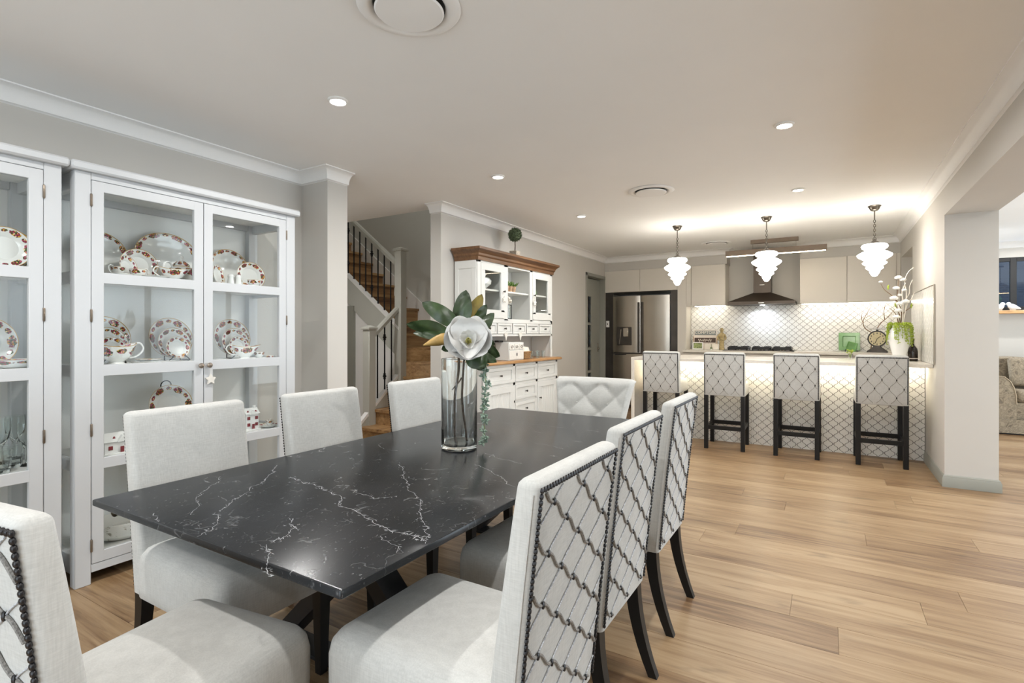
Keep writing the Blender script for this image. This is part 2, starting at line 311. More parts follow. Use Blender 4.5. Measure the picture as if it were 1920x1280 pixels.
# ------------------------------------------------------------------ geometry helpers
class MB:
    def __init__(self): self.v = []; self.f = []; self.uv = {}
    def add(self, vs, fs):
        o = len(self.v); self.v += [tuple(x) for x in vs]; self.f += [tuple(i+o for i in q) for q in fs]; return o
    def box(self, x0, x1, y0, y1, z0, z1):
        self.add([(x0,y0,z0),(x1,y0,z0),(x1,y1,z0),(x0,y1,z0),(x0,y0,z1),(x1,y0,z1),(x1,y1,z1),(x0,y1,z1)],
                 [(0,3,2,1),(4,5,6,7),(0,1,5,4),(1,2,6,5),(2,3,7,6),(3,0,4,7)]); return self
    def cbox(self, x0, x1, y0, y1, z0, z1, b=0.004):
        b = min(b, (x1-x0)*0.45, (y1-y0)*0.45, (z1-z0)*0.45)
        rings = []
        for z, e in ((z0, b), (z0+b, 0), (z1-b, 0), (z1, b)):
            rings.append([(x0+b,y0+e,z),(x1-b,y0+e,z),(x1-e,y0+b,z),(x1-e,y1-b,z),(x1-b,y1-e,z),(x0+b,y1-e,z),(x0+e,y1-b,z),(x0+e,y0+b,z)])
        self.loft(rings); return self
    def loft(self, rings, cap0=True, cap1=True, closed=True):
        n = len(rings[0]); o = len(self.v)
        for r in rings: self.v += [tuple(p) for p in r]
        for i in range(len(rings)-1):
            for j in range(n if closed else n-1):
                k = (j+1) % n
                self.f.append((o+i*n+j, o+i*n+k, o+(i+1)*n+k, o+(i+1)*n+j))
        if cap0: self.f.append(tuple(o+j for j in reversed(range(n))))
        if cap1: self.f.append(tuple(o+(len(rings)-1)*n+j for j in range(n)))
        return self
    def lathe(self, prof, n=24, c=(0,0,0), sx=1.0, sy=1.0, cap0=False, cap1=False):
        # prof: (radius, height[, v])
        o = len(self.v)
        for p in prof:
            for j in range(n):
                a = 2*PI*j/n; self.v.append((c[0]+p[0]*math.cos(a)*sx, c[1]+p[0]*math.sin(a)*sy, c[2]+p[1]))
        for i in range(len(prof)-1):
            for j in range(n):
                k = (j+1) % n
                fi = len(self.f); self.f.append((o+i*n+j, o+i*n+k, o+(i+1)*n+k, o+(i+1)*n+j))
                if len(prof[0]) > 2:
                    v0, v1 = prof[i][2], prof[i+1][2]
                    self.uv[fi] = ((j/n, v0), ((j+1)/n, v0), ((j+1)/n, v1), (j/n, v1))
        if cap0: self.f.append(tuple(o+j for j in reversed(range(n))))
        if cap1: self.f.append(tuple(o+(len(prof)-1)*n+j for j in range(n)))
        return self
    def tube(self, pts, r, n=8, cap=True):
        pts = [Vector(p) for p in pts]; rs = r if isinstance(r, (list, tuple)) else [r]*len(pts)
        rings = []; up = None
        for i, p in enumerate(pts):
            t = (pts[min(i+1, len(pts)-1)]-pts[max(i-1, 0)])
            t = t.normalized() if t.length > 1e-9 else Vector((0,0,1))
            if up is None:
                up = Vector((0,0,1)) if abs(t.z) < 0.9 else Vector((1,0,0))
            a = (up-t*up.dot(t)).normalized(); b = t.cross(a); up = a
            rings.append([p+(a*math.cos(2*PI*j/n)+b*math.sin(2*PI*j/n))*rs[i] for j in range(n)])
        self.loft(rings, cap, cap); return self
    def prism(self, poly, plane, a0, a1):
        def P3(p, a): return {'xy': (p[0],p[1],a), 'xz': (p[0],a,p[1]), 'yz': (a,p[0],p[1])}[plane]
        self.loft([[P3(p, a0) for p in poly], [P3(p, a1) for p in poly]]); return self
    def bar(self, p0, p1, w, d, up=(0,1,0)):
        p0, p1, up = Vector(p0), Vector(p1), Vector(up); t = (p1-p0).normalized()
        a = (up-t*up.dot(t)).normalized(); b = t.cross(a)
        self.loft([[p+a*w/2*s+b*d/2*q for s, q in ((-1,-1),(1,-1),(1,1),(-1,1))] for p in (p0, p1)]); return self
    def ball(self, c, r, n=10, m=6, s=(1,1,1)):
        prof = [(max(1e-5, r*math.sin(PI*i/m)), -r*math.cos(PI*i/m)) for i in range(m+1)]
        o = len(self.v); self.lathe(prof, n)
        for i in range(o, len(self.v)):
            x, y, z = self.v[i]; self.v[i] = (c[0]+x*s[0], c[1]+y*s[1], c[2]+z*s[2])
        return self
    def xf(self, mat, o=0):
        for i in range(o, len(self.v)): self.v[i] = tuple(mat @ Vector(self.v[i]))
        return self
    def mesh(self, name, smooth=True, ang=38):
        me = bpy.data.meshes.new(name); me.from_pydata(self.v, [], self.f)
        if self.uv:
            ul = me.uv_layers.new(name='UVMap')
            for p in me.polygons:
                q = self.uv.get(p.index)
                if q:
                    for li, c in zip(p.loop_indices, q): ul.data[li].uv = c
        me.validate(clean_customdata=False); 
        import bmesh as _b
        bm = _b.new(); bm.from_mesh(me); _b.ops.recalc_face_normals(bm, faces=bm.faces); bm.to_mesh(me); bm.free()
        if smooth:
            me.shade_smooth(); me.set_sharp_from_angle(angle=R(ang))
        me.update(); return me
    def build(self, name, mat, parent=None, loc=None, smooth=True, ang=38, rot=None):
        me = self.mesh(name, smooth, ang); me.materials.append(mat)
        return put(name, me, parent, loc, rot)
def put(name, me, parent=None, loc=None, rot=None):
    o = bpy.data.objects.new(name, me); C.objects.link(o); o.parent = parent
    if loc is not None: o.location = loc
    if rot is not None: o.rotation_euler = rot
    return o
def thing(name, label, cat, loc=(0,0,0), rz=0.0, group=None, rot=None):
    o = bpy.data.objects.new(name, None); C.objects.link(o); o.empty_display_size = 0.05
    o.location = loc; o.rotation_euler = rot if rot else (0, 0, rz)
    o['label'] = label; o['category'] = cat
    if group: o['group'] = group
    return o
def tag(o, label, cat, group=None):
    o['label'] = label; o['category'] = cat
    if group: o['group'] = group
    return o
def copy_tree(root, loc=None, rz=None, label=None, parent=None):
    r = root.copy(); C.objects.link(r); r.parent = parent
    if loc is not None: r.location = loc
    if rz is not None: r.rotation_euler = (0, 0, rz)
    if label: r['label'] = label
    for ch in list(root.children): copy_tree(ch, parent=r)
    return r
def struct(o, label=None, cat=None):
    o['kind'] = 'structure'
    if label: o['label'] = label
    if cat: o['category'] = cat
    return o
def rrect(a, b, r, n=4):
    pts = []
    for cx, cy, a0 in ((a-r, b-r, 0), (-a+r, b-r, 90), (-a+r, -b+r, 180), (a-r, -b+r, 270)):
        for i in range(n+1):
            t = R(a0+90*i/n); pts.append((cx+r*math.cos(t), cy+r*math.sin(t)))
    return pts
def sweep(path, prof, flip=False, closed=False):
    # prof: (distance to the right of the path, z); mitred corners
    P = [Vector((p[0], p[1])) for p in path]; n = len(P); rings = []
    for i in range(n):
        d0 = (P[i]-P[i-1]).normalized() if (i > 0 or closed) else (P[1]-P[0]).normalized()
        d1 = (P[(i+1) % n]-P[i]).normalized() if (i < n-1 or closed) else d0
        n0 = Vector((d0.y, -d0.x)); n1 = Vector((d1.y, -d1.x))
        mv = n0+n1; mv = mv/max(0.2, mv.dot(n0)) if mv.length > 1e-6 else n0
        rings.append([(P[i].x+mv.x*d, P[i].y+mv.y*d, z) for d, z in prof])
    mb = MB(); mb.loft(rings, not closed, not closed)
    if closed:
        k = len(prof); o = (n-1)*k
        for j in range(k): mb.f.append((o+j, o+(j+1) % k, (j+1) % k, j))
    return mb
def text_mesh(body, size, name, depth=0.0008):
    cu = bpy.data.curves.new(name, 'FONT'); cu.body = body; cu.size = size; cu.align_x = 'CENTER'; cu.align_y = 'CENTER'; cu.extrude = depth
    o = bpy.data.objects.new(name, cu); C.objects.link(o)
    dg = bpy.context.evaluated_depsgraph_get(); me = bpy.data.meshes.new_from_object(o.evaluated_get(dg))
    bpy.data.objects.remove(o, do_unlink=True); return me

# ------------------------------------------------------------------ the shell
XL, XH, XR = -3.89, -3.50, 0.868        # left wall, hutch wall, right wall
fl = struct(MB().box(-7.3, 5.2, -2.3, 10.75, -0.12, -0.004).build('floor', M['plank'], smooth=False), 'oak plank floor of the whole ground floor')
PW = 0.235; PLEN = 1.83
pm_ = MB().cbox(0, PLEN-0.0009, 0.00045, PW-0.00045, -0.009, 0.0, 0.0009); pmesh = pm_.mesh('plank'); pmesh.materials.append(M['plank'])
k0 = math.floor((0.25-3.045)/PW); row = 0
y = 3.045+k0*PW
while y < 10.55:
    x0, x1 = (-3.75, 1.2)
    if y > 4.3 and y < 5.2: x0 = -5.0
    if 2.9 < y <= 4.3: x0 = -4.6
    if y > 2.5: x1 = 2.2
    if y > 6.9: x0, x1 = -3.5, 0.6
    if y > 6.0: x1 = 2.6
    if y > 9.2: x0, x1 = 1.25, 2.6
    off = rnd.uniform(0, PLEN)
    if abs(y-2.81) < 0.02: off = (-0.157-x0) % PLEN
    if abs(y-3.045) < 0.02: off = (0.39-x0) % PLEN
    x = x0-PLEN+off
    while x < x1:
        put('plank', pmesh, fl, (x, y, 0)); x += PLEN
    y += PW
for nm, bx in (('ceiling', (-3.64, XR+0.05, -2.3, 10.0, 2.7, 2.85)),):
    struct(MB().box(*bx).build(nm, M['ceiling'], smooth=False), 'white painted ceiling over dining area and kitchen')
struct(MB().box(-7.3, -3.64, -2.3, 4.5, 2.7, 2.85).build('ceiling', M['ceiling'], smooth=False), 'white ceiling over the stair hall opening')
struct(MB().box(-7.3, -3.5, 4.5, 6.4, 5.3, 5.4).build('ceiling', M['ceiling'], smooth=False), 'high ceiling above the stairwell')
struct(MB().box(XR+0.05, 5.2, -2.3, 10.75, 2.7, 2.85).build('ceiling', M['ceiling'], smooth=False), 'white ceiling of the living room beyond the opening')
def wall(name, label, boxes, mat='wall'):
    m = MB()
    for b in boxes: m.box(*b)
    return struct(m.build(name, M[mat], smooth=False), label)
wall('wall_left', 'grey wall behind the china cabinets', [(-4.02, XL, -2.3, 2.945, 0, 2.7)])
wall('wall_pier', 'grey square pier between dining area and stair hall', [(-7.3, -3.56, 2.945, 3.155, 0, 2.7)])
wall('wall_hutch', 'pale wall behind the white hutch', [(-3.64, XH, 4.36, 8.24, 0, 2.7), (-3.64, XH, 8.24, 9.09, 2.34, 2.7), (-3.64, XH, 9.09, 10.0, 0, 2.7), (-3.64, XH, 4.5, 6.3, 2.85, 5.3)])
wall('wall_stair', 'grey wall behind the stairs', [(-7.3, -3.64, 6.2, 6.32, 0, 5.3), (-7.42, -7.3, 2.9, 6.32, 0, 5.3), (-7.3, -3.64, 4.40, 4.5, 2.85, 5.3)], 'hallwall')
wall('wall_back', 'kitchen back wall with bulkheads', [(-3.5, -2.05, 9.88, 10.0, 0, 2.7), (-2.05, 1.22, 9.45, 9.57, 0, 2.7), (-3.5, -1.41, 9.1, 9.88, 2.46, 2.7), (-0.37, XR, 9.1, 9.45, 2.46, 2.7)])
wall('wall_right', 'thick pale wall between kitchen and living room', [(XR, 1.224, 5.87, 7.9, 0, 2.7), (XR, 1.224, 7.9, 9.02, 0, 1.06), (XR, 1.224, 7.9, 9.02, 2.385, 2.7), (1.13, 1.224, 7.9, 9.02, 1.06, 2.385), (XR, 1.224, 9.02, 9.6, 0, 2.7), (XR, 1.224, -2.3, 5.87, 2.366, 2.7)])
wall('wall_rear', 'wall behind the camera with added glass doors for fill light', [(-4.02, -2.1, -2.42, -2.3, 0, 2.7), (0.1, 5.2, -2.42, -2.3, 0, 2.7), (-2.1, 0.1, -2.42, -2.3, 2.4, 2.7)])
for k_, (x_, y_, ln_, rz_) in enumerate(((-2.1, -2.36, 2.2, 0), (5.26, 2.0, 6.8, PI/2))):  # unseen glazing added so cool fill reaches the chair backs and ceiling
    w = thing('window_%d' % (k_+2), ('added glass doors behind the camera letting in fill light', 'added glass doors on the far side of the living room letting in fill light')[k_], 'window', (x_, y_, 0), rz_); w['kind'] = 'structure'
    for i in range(4):
        a_, b_ = ln_*i/4, ln_*(i+1)/4; m = MB(); m.cbox(a_, a_+0.05, -0.03, 0.03, 0, 2.4); m.cbox(b_-0.05, b_, -0.03, 0.03, 0, 2.4); m.cbox(a_+0.05, b_-0.05, -0.03, 0.03, 0, 0.08); m.cbox(a_+0.05, b_-0.05, -0.03, 0.03, 2.33, 2.4)
        o_ = m.build('door_frame', M['black'], w); MB().box(a_+0.05, b_-0.05, -0.004, 0.004, 0.08, 2.33).build('pane', M['pane'], o_, smooth=False)
wall('wall_living', 'white living room wall under the window', [(1.224, 2.0, 10.6, 10.72, 0, 2.7), (2.0, 4.2, 10.6, 10.72, 0, 1.68), (2.0, 4.2, 10.6, 10.72, 2.47, 2.7), (4.2, 5.2, 10.6, 10.72, 0, 2.7), (5.2, 5.32, -2.3, 2.0, 0, 2.7), (5.2, 5.32, 8.8, 10.72, 0, 2.7), (5.2, 5.32, 2.0, 8.8, 2.4, 2.7)])
# cove cornice
cove = [(0.0, 2.7), (0.098, 2.7), (0.098, 2.692)] + [(0.098-0.078*math.sin(R(a)), 2.612+0.08*math.cos(R(a))) for a in range(12, 91, 13)] + [(0.012, 2.612), (0.0, 2.604)]
struct(sweep([(XL, -2.3), (XL, 2.945), (-3.56, 2.945), (-3.56, 3.155)], cove).build('trim_1', M['cornice']), 'white cove cornice above the china cabinets')
struct(sweep([(-3.64, 4.36), (XH, 4.36), (XH, 9.1), (-1.41, 9.1), (-1.41, 9.45), (-0.37, 9.45), (-0.37, 9.1), (XR, 9.1), (XR, -2.3)], cove).build('trim_2', M['cornice']), 'white cove cornice round the kitchen')
struct(sweep([(1.224, 10.6), (5.2, 10.6)], cove).build('trim_3', M['cornice']), 'white cove cornice in the living room')
skirt = [(0.0, 0.0), (0.018, 0.0), (0.018, 0.078), (0.012, 0.086), (0.012, 0.094), (0.004, 0.104), (0.0, 0.104)]
struct(sweep([(XR, 6.9), (XR, 5.87), (1.224, 5.87), (1.224, 9.0)], [(d, z) for d, z in skirt]).build('baseboard_right', M['skirting']), 'grey skirting board round the pillar')
struct(sweep([(XL, -2.3), (XL, 2.945), (-3.56, 2.945), (-3.56, 3.155)], skirt).build('baseboard_left', M['skirting']), 'grey skirting board behind the china cabinets')
struct(sweep([(-3.64, 4.36), (XH, 4.36), (XH, 8.2)], skirt).build('baseboard_hutch', M['skirting']), 'grey skirting board behind the hutch')
struct(sweep([(1.224, 10.6), (5.2, 10.6)], skirt).build('baseboard_living', M['skirting']), 'grey skirting board in the living room')

# door in the hutch wall with leadlight panes
d = thing('door_1', 'grey green door with leadlight panes in the kitchen corner', 'door', (XH, 8.27, 0)); d['kind'] = 'structure'
arch = [(-0.06, 2.33), (0.02, 2.33), (0.02, 0)]
m = MB(); m.cbox(-0.145, 0.018, -0.055, 0.0, 0, 2.365, 0.004); m.cbox(-0.145, 0.018, 0.79, 0.845, 0, 2.365, 0.004); m.cbox(-0.145, 0.018, -0.055, 0.845, 2.31, 2.365, 0.004)
m.build('architrave', M['skirting'], d)
m = MB(); m.cbox(-0.125, -0.085, 0.0, 0.13, 0.02, 2.29, 0.003); m.cbox(-0.125, -0.085, 0.40, 0.79, 0.02, 2.29, 0.003)
pz = [0.25, 0.66, 1.06, 1.50, 1.98]
m.cbox(-0.124, -0.086, 0.10, 0.43, 0.02, pz[0]-0.02, 0.003); m.cbox(-0.124, -0.086, 0.10, 0.43, 1.98, 2.29, 0.003)
for z in (0.66, 1.06, 1.50): m.cbox(-0.124, -0.086, 0.10, 0.43, z-0.022, z+0.022, 0.003)
leaf = m.build('door_leaf', M['skirting'], d)
for i in range(4):
    z0, z1 = pz[i]-0.03+0.022, pz[i+1]+0.03
    MB().box(-0.108, -0.102, 0.12, 0.41, z0, z1).build('pane', M['winpane'], leaf)
    ld = MB()
    for k in range(-2, 5):
        a = (0.12, z0+(z1-z0)*k/3); b2 = (0.41, z0+(z1-z0)*(k+1.6)/3)
        for s in (0, 1):
            p, q = (a, b2) if s == 0 else ((0.41, a[1]), (0.12, b2[1]))
            def clip(p, q):
                (y0, w0), (y1, w1) = p, q; t0, t1 = 0.0, 1.0; dw = w1-w0
                for lim, sg in ((z0, 1), (z1, -1)):
                    a0 = (w0-lim)*sg; a1 = (w1-lim)*sg
                    if a0 < 0 and a1 < 0: return None
                    if a0 < 0: t0 = max(t0, a0/(a0-a1))
                    elif a1 < 0: t1 = min(t1, a0/(a0-a1))
                if t1 <= t0: return None
                return [(y0+(y1-y0)*t, w0+dw*t) for t in (t0, t1)]
            r_ = clip(p, q)
            if r_: ld.tube([(-0.1, r_[0][0], r_[0][1]), (-0.1, r_[1][0], r_[1][1])], 0.004, 5)
    if ld.v: ld.build('lead_lattice', M['lampmetal'], leaf)
h_ = MB(); h_.cbox(-0.088, -0.078, 0.68, 0.72, 1.0, 1.16, 0.003); h_.ball((-0.065, 0.70, 1.06), 0.02); h_.build('door_handle', M['silver'], d)
# behind the door: a dim pantry
wall('wall_pantry', 'wall of the pantry behind the glazed door', [(-5.0, -4.9, 7.4, 10.0, 0, 2.7), (-4.9, -3.64, 7.4, 7.5, 0, 2.7), (-4.9, -3.64, 9.9, 10.0, 0, 2.7)])
struct(MB().box(-5.0, -3.64, 7.4, 10.0, 2.7, 2.8).build('ceiling', M['ceiling'], smooth=False), 'pantry ceiling behind the glazed door')

# living room window
w = thing('window_1', 'dark framed window above the living room sofa', 'window', (2.0, 10.6, 1.68)); w['kind'] = 'structure'
m = MB(); m.cbox(0, 2.2, 0.02, 0.07, 0, 0.05); m.cbox(0, 2.2, 0.02, 0.07, 0.73, 0.79); m.cbox(0, 0.05, 0.02, 0.07, 0, 0.79); m.cbox(2.15, 2.2, 0.02, 0.07, 0, 0.79)
for x in (0.37, 1.2): m.cbox(x-0.03, x+0.045, 0.015, 0.075, 0, 0.79)
m.build('window_frame', M['black'], w)
for x0, x1 in ((0.05, 0.34), (0.415, 1.17), (1.245, 2.15)): MB().box(x0, x1, 0.04, 0.046, 0.05, 0.73).build('pane', M['winpane'], w)
tag(MB().cbox(1.26, 4.25, 10.42, 10.615, 1.625, 1.672, 0.004).build('window_sill', M['sillwood']), 'honey timber ledge under the dark living room window', 'shelf')
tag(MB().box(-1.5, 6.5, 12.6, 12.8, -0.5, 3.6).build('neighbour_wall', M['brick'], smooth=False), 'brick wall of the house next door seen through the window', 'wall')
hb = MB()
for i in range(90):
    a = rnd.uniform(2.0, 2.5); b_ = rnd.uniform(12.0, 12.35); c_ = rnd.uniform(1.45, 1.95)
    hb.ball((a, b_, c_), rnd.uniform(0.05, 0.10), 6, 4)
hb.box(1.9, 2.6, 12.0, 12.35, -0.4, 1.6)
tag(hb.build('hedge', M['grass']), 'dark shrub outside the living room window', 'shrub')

# ------------------------------------------------------------------ stairs
st = thing('staircase', 'oak staircase with grey rails and black iron balusters', 'staircase', (-4.9, 4.55, 0))
RISE = 0.19
# lower flight climbs away from the camera (+Y), winders turn the corner, upper flight climbs to the left (-X)
def step(poly, ztop, nose=0.028):
    # poly: plan polygon in local coords
    MB().prism(poly, 'xy', ztop-0.034, ztop).build('tread', M['stairwood'], st, smooth=False)
y0 = 0.0
for k in range(1, 4):
    ya = (k-1)*0.235
    step([(0.0, ya-0.028), (1.26, ya-0.028), (1.26, ya+0.26), (0.0, ya+0.26)], k*RISE)
    MB().box(0.0, 1.26, ya, ya+0.02, (k-1)*RISE, k*RISE-0.034).build('riser', M['stairwood'], st, smooth=False)
ya = 0.705
cx, cy = -0.02, ya           # winder newel
A = [(cx, cy), (1.26, ya-0.02), (1.26, ya+0.40)]
def wedge(a0, a1, z):
    def pt(a):
        dx, dy = math.cos(R(a)), math.sin(R(a)); t = 1e9
        if dx > 1e-6: t = min(t, (1.26-cx)/dx)
        if dy > 1e-6: t = min(t, (1.62-cy)/dy)
        return (cx+dx*t, cy+dy*t)
    p0, p1 = pt(a0), pt(a1); poly = [(cx-0.02, cy-0.02), (p0[0], p0[1]-0.02), p1]
    ca = math.degrees(math.atan2(1.62-cy, 1.26-cx))
    if a0 < ca < a1: poly = [(cx-0.02, cy-0.02), (p0[0], p0[1]-0.02), (1.26, 1.62), p1]
    MB().prism(poly, 'xy', z-0.034, z).build('tread', M['stairwood'], st, smooth=False)
    d = Vector((p0[0]-cx, p0[1]-cy)); n = Vector((-d.y, d.x)).normalized()*0.02
    MB().prism([(cx, cy), p0, (p0[0]+n.x, p0[1]+n.y), (cx+n.x, cy+n.y)], 'xy', z-RISE, z-0.034).build('riser', M['stairwood'], st, smooth=False)
for i, (a0, a1) in enumerate(((0, 30), (30, 60), (60, 90))): wedge(a0, a1, RISE*(4+i))
for k in range(7, 16):
    xa = -0.02-(k-7)*0.245
    step([(xa+0.028, 0.70), (xa+0.028, 1.63), (xa-0.26, 1.63), (xa-0.26, 0.70)], k*RISE)
    MB().box(xa-0.02, xa, 0.70, 1.63, (k-1)*RISE, k*RISE-0.034).build('riser', M['stairwood'], st, smooth=False)
# strings: near string of the upper flight, skirting on the far wall, lower string
zs = lambda x: 7*RISE+(-x)*(RISE/0.245)
m = MB(); m.prism([(0.0, zs(0)-0.33), (0.0, zs(0)+0.06), (-2.3, zs(-2.3)+0.06), (-2.3, zs(-2.3)-0.33)], 'xz', 0.665, 0.70); m.build('string_board', M['rail'], st, smooth=False)
m = MB(); m.prism([(0.02, zs(0)+0.045), (0.02, zs(0)+0.085), (-2.3, zs(-2.3)+0.085), (-2.3, zs(-2.3)+0.045)], 'xz', 0.64, 0.715); m.build('string_capping', M['cornice'], st, smooth=False)
m = MB(); m.prism([(0.3, zs(0.3)-0.3), (0.3, zs(0.3)+0.13), (-2.3, zs(-2.3)+0.13), (-2.3, zs(-2.3)-0.3)], 'xz', 1.625, 1.648); m.build('wall_string', M['cornice'], st, smooth=False)
m = MB(); m.prism([(-0.03, 0.0), (-0.03, 0.20), (0.70, 0.80), (0.70, 0.0)], 'yz', -0.035, 0.0); m.build('string_board', M['rail'], st, smooth=False)
m = MB(); m.prism([(-0.03, 0.19), (-0.03, 0.235), (0.70, 0.835), (0.70, 0.79)], 'yz', -0.05, 0.015); m.build('string_capping', M['cornice'], st, smooth=False)
# newels
def newel(x, y, z0, z1, w=0.115):
    n = MB(); h = w/2
    n.cbox(x-h, x+h, y-h, y+h, z0, z1-0.05, 0.005)
    n.cbox(x-h-0.018, x+h+0.018, y-h-0.018, y+h+0.018, z1-0.052, z1-0.02, 0.004)
    n.loft([[(x+a*(h+0.012), y+b*(h+0.012), z1-0.02) for a, b in ((-1,-1),(1,-1),(1,1),(-1,1))], [(x+a*0.012, y+b*0.012, z1+0.004) for a, b in ((-1,-1),(1,-1),(1,1),(-1,1))]])
    n.build('newel_post', M['rail'], st)
newel(-0.03, 0.17, 0.0, 1.43)
newel(0.0, 0.70, 0.35, 2.48)
def hrail(p0, p1):
    p0, p1 = Vector(p0), Vector(p1); t = (p1-p0).normalized(); side = t.cross(Vector((0,0,1))).normalized(); up = side.cross(t)
    prof = [(-0.026,-0.03),(0.026,-0.03),(0.03,-0.008),(0.034,0.012),(0.02,0.032),(-0.02,0.032),(-0.034,0.012),(-0.03,-0.008)]
    MB().loft([[p+side*a+up*b for a, b in prof] for p in (p0, p1)]).build('handrail', M['rail'], st)
hrail((-0.03, 0.22, 1.30), (-0.01, 0.65, 1.66))
hz = lambda x: 2.26+(-x-0.05)*(RISE/0.245)
hrail((-0.05, 0.70, hz(-0.05)), (-2.3, 0.70, hz(-2.3)))
def baluster(x, y, z0, z1, knots):
    b = MB(); b.cbox(x-0.0075, x+0.0075, y-0.0075, y+0.0075, z0, z1, 0.002)
    for kz in knots:
        b.lathe([(0.008, -0.045), (0.018, -0.03), (0.014, -0.018), (0.026, 0.0), (0.014, 0.018), (0.018, 0.03), (0.008, 0.045)], 8, (x, y, kz))
    b.build('baluster', M['iron'], st)
for i in range(17):
    x = -0.17-i*0.118
    z0 = zs(x)+0.06; z1 = hz(x)-0.02
    kn = ([z1-0.17, z0+0.17] if i % 4 == 3 else [])
    baluster(x, 0.69, z0, z1, kn)
for i in range(3):
    y = 0.30+i*0.125
    zb = 0.235+(y+0.03)*0.82; zt = 1.30+(y-0.22)*0.84-0.02
    baluster(-0.02, y, zb, zt, [zt-0.17, zb+0.17] if i == 1 else [])
# wall under the upper flight, with a cupboard door frame
m = MB(); m.prism([(-4.93, 0.0), (-4.93, zs(-0.03)-0.34), (-7.2, zs(-2.3)-0.34), (-7.2, 0.0)], 'xz', 5.235, 5.25)
struct(m.build('wall_understair', M['cornice'], smooth=False), 'white panelled wall under the stairs')
m = MB(); m.box(-5.86, -5.74, 5.19, 5.235, 0, 1.72); struct(m.build('trim_4', M['skirting'], smooth=False), 'grey jamb of the cupboard under the stairs')

# ------------------------------------------------------------------ dining table
TX0, TX1, TY0, TY1, TZ = -2.19, -0.935, 0.81, 3.43, 0.76
tb = thing('dining_table', 'long dining table with black white-veined marble top and black crossed legs', 'table', ((TX0+TX1)/2, (TY0+TY1)/2, 0))
hx, hy = (TX1-TX0)/2, (TY1-TY0)/2
m = MB(); rings = []
for z, e in ((TZ-0.022, 0.003), (TZ-0.019, 0.0), (TZ-0.004, 0.0), (TZ-0.0012, 0.0012), (TZ, 0.004)):
    rings.append([(x, y, z) for x, y in rrect(hx-e, hy-e, 0.006, 3)])
m.loft(rings).build('tabletop', M['marble'], tb)
VEINS = [(1.0, [(0.028, -1.304), (-0.099, -1.171), (-0.228, -1.008), (-0.331, -0.852), (-0.502, -0.683)]), (1.3, [(0.429, -1.342), (0.349, -1.301), (0.244, -1.192), (0.135, -1.07)]),
 (1.5, [(-0.288, -0.773), (-0.069, -0.795), (0.077, -0.836), (0.294, -0.935), (0.427, -0.975), (0.53, -0.983), (0.593, -1.0)]), (1.0, [(-0.077, -0.373), (0.089, -0.527), (0.308, -0.697), (0.438, -0.825), (0.54, -0.907), (0.615, -1.007)]),
 (0.9, [(0.141, -0.022), (0.272, -0.082), (0.399, -0.108)]), (0.8, [(0.234, -0.229), (0.387, -0.311), (0.552, -0.425)]), (0.7, [(-0.612, 0.346), (-0.445, 0.331)]), (0.8, [(-0.29, -1.269), (-0.191, -1.300)]),
 (0.8, [(-0.173, -1.216), (-0.331, -1.116), (-0.442, -1.003), (-0.537, -0.914)]), (0.7, [(0.462, -1.025), (0.589, -1.093)]), (0.9, [(0.067, -0.76), (0.204, -0.801), (0.254, -0.735)]), (0.7, [(0.087, -0.413), (0.173, -0.341)]),
 (0.7, [(-0.02, 0.539), (0.159, 0.57)]), (0.7, [(0.325, 0.786), (0.423, 0.767)]), (0.7, [(0.234, 0.306), (0.431, 0.247)]), (0.7, [(-0.3, 0.75), (0.05, 0.80), (0.2, 0.78)]), (0.6, [(-0.45, -0.1), (-0.25, -0.2)])]
vrn = random.Random(11)
for wgt, pl_ in VEINS:
    m = MB(); pts = [Vector((a, b, 0)) for a, b in pl_]
    for _ in range(4):
        q_ = [pts[0]]
        for a, b in zip(pts[:-1], pts[1:]):
            d_ = b-a; q_ += [(a+b)/2+Vector((-d_.y, d_.x, 0))*vrn.gauss(0, 0.10), b]
        pts = q_
    amp = [abs(math.sin(i*0.37+wgt*9))*0.7+0.3*vrn.random() for i in range(len(pts))]
    zt = TZ+0.00025
    for i in range(len(pts)-1):
        a, b = pts[i], pts[i+1]; d_ = b-a; n_ = Vector((-d_.y, d_.x, 0)).normalized()
        if amp[i] < 0.12: continue
        w0 = 0.0007*wgt*amp[i]+0.0003; w1 = 0.0007*wgt*amp[i+1]+0.0003
        m.add([(a.x+n_.x*w0, a.y+n_.y*w0, zt), (a.x-n_.x*w0, a.y-n_.y*w0, zt), (b.x-n_.x*w1, b.y-n_.y*w1, zt), (b.x+n_.x*w1, b.y+n_.y*w1, zt)], [(0, 1, 2, 3)])
        for _ in range(3 if wgt > 0.9 else 2):          # broken chips along the vein
            if vrn.random() < 0.5*amp[i]:
                c_ = a.lerp(b, vrn.random())+n_*vrn.gauss(0, 0.006*wgt); th_ = math.atan2(d_.y, d_.x)+vrn.gauss(0.9, 0.5); l_ = vrn.uniform(0.003, 0.009)*wgt; w_ = vrn.uniform(0.0005, 0.0016)*wgt
                ux_, uy_ = math.cos(th_), math.sin(th_)
                m.add([(c_.x-ux_*l_, c_.y-uy_*l_, zt+0.00004), (c_.x+uy_*w_, c_.y-ux_*w_, zt+0.00004), (c_.x+ux_*l_, c_.y+uy_*l_, zt+0.00004), (c_.x-uy_*w_, c_.y+ux_*w_, zt+0.00004)], [(0, 1, 2, 3)])
    m.build('vein', M['vein'], tb, smooth=False)
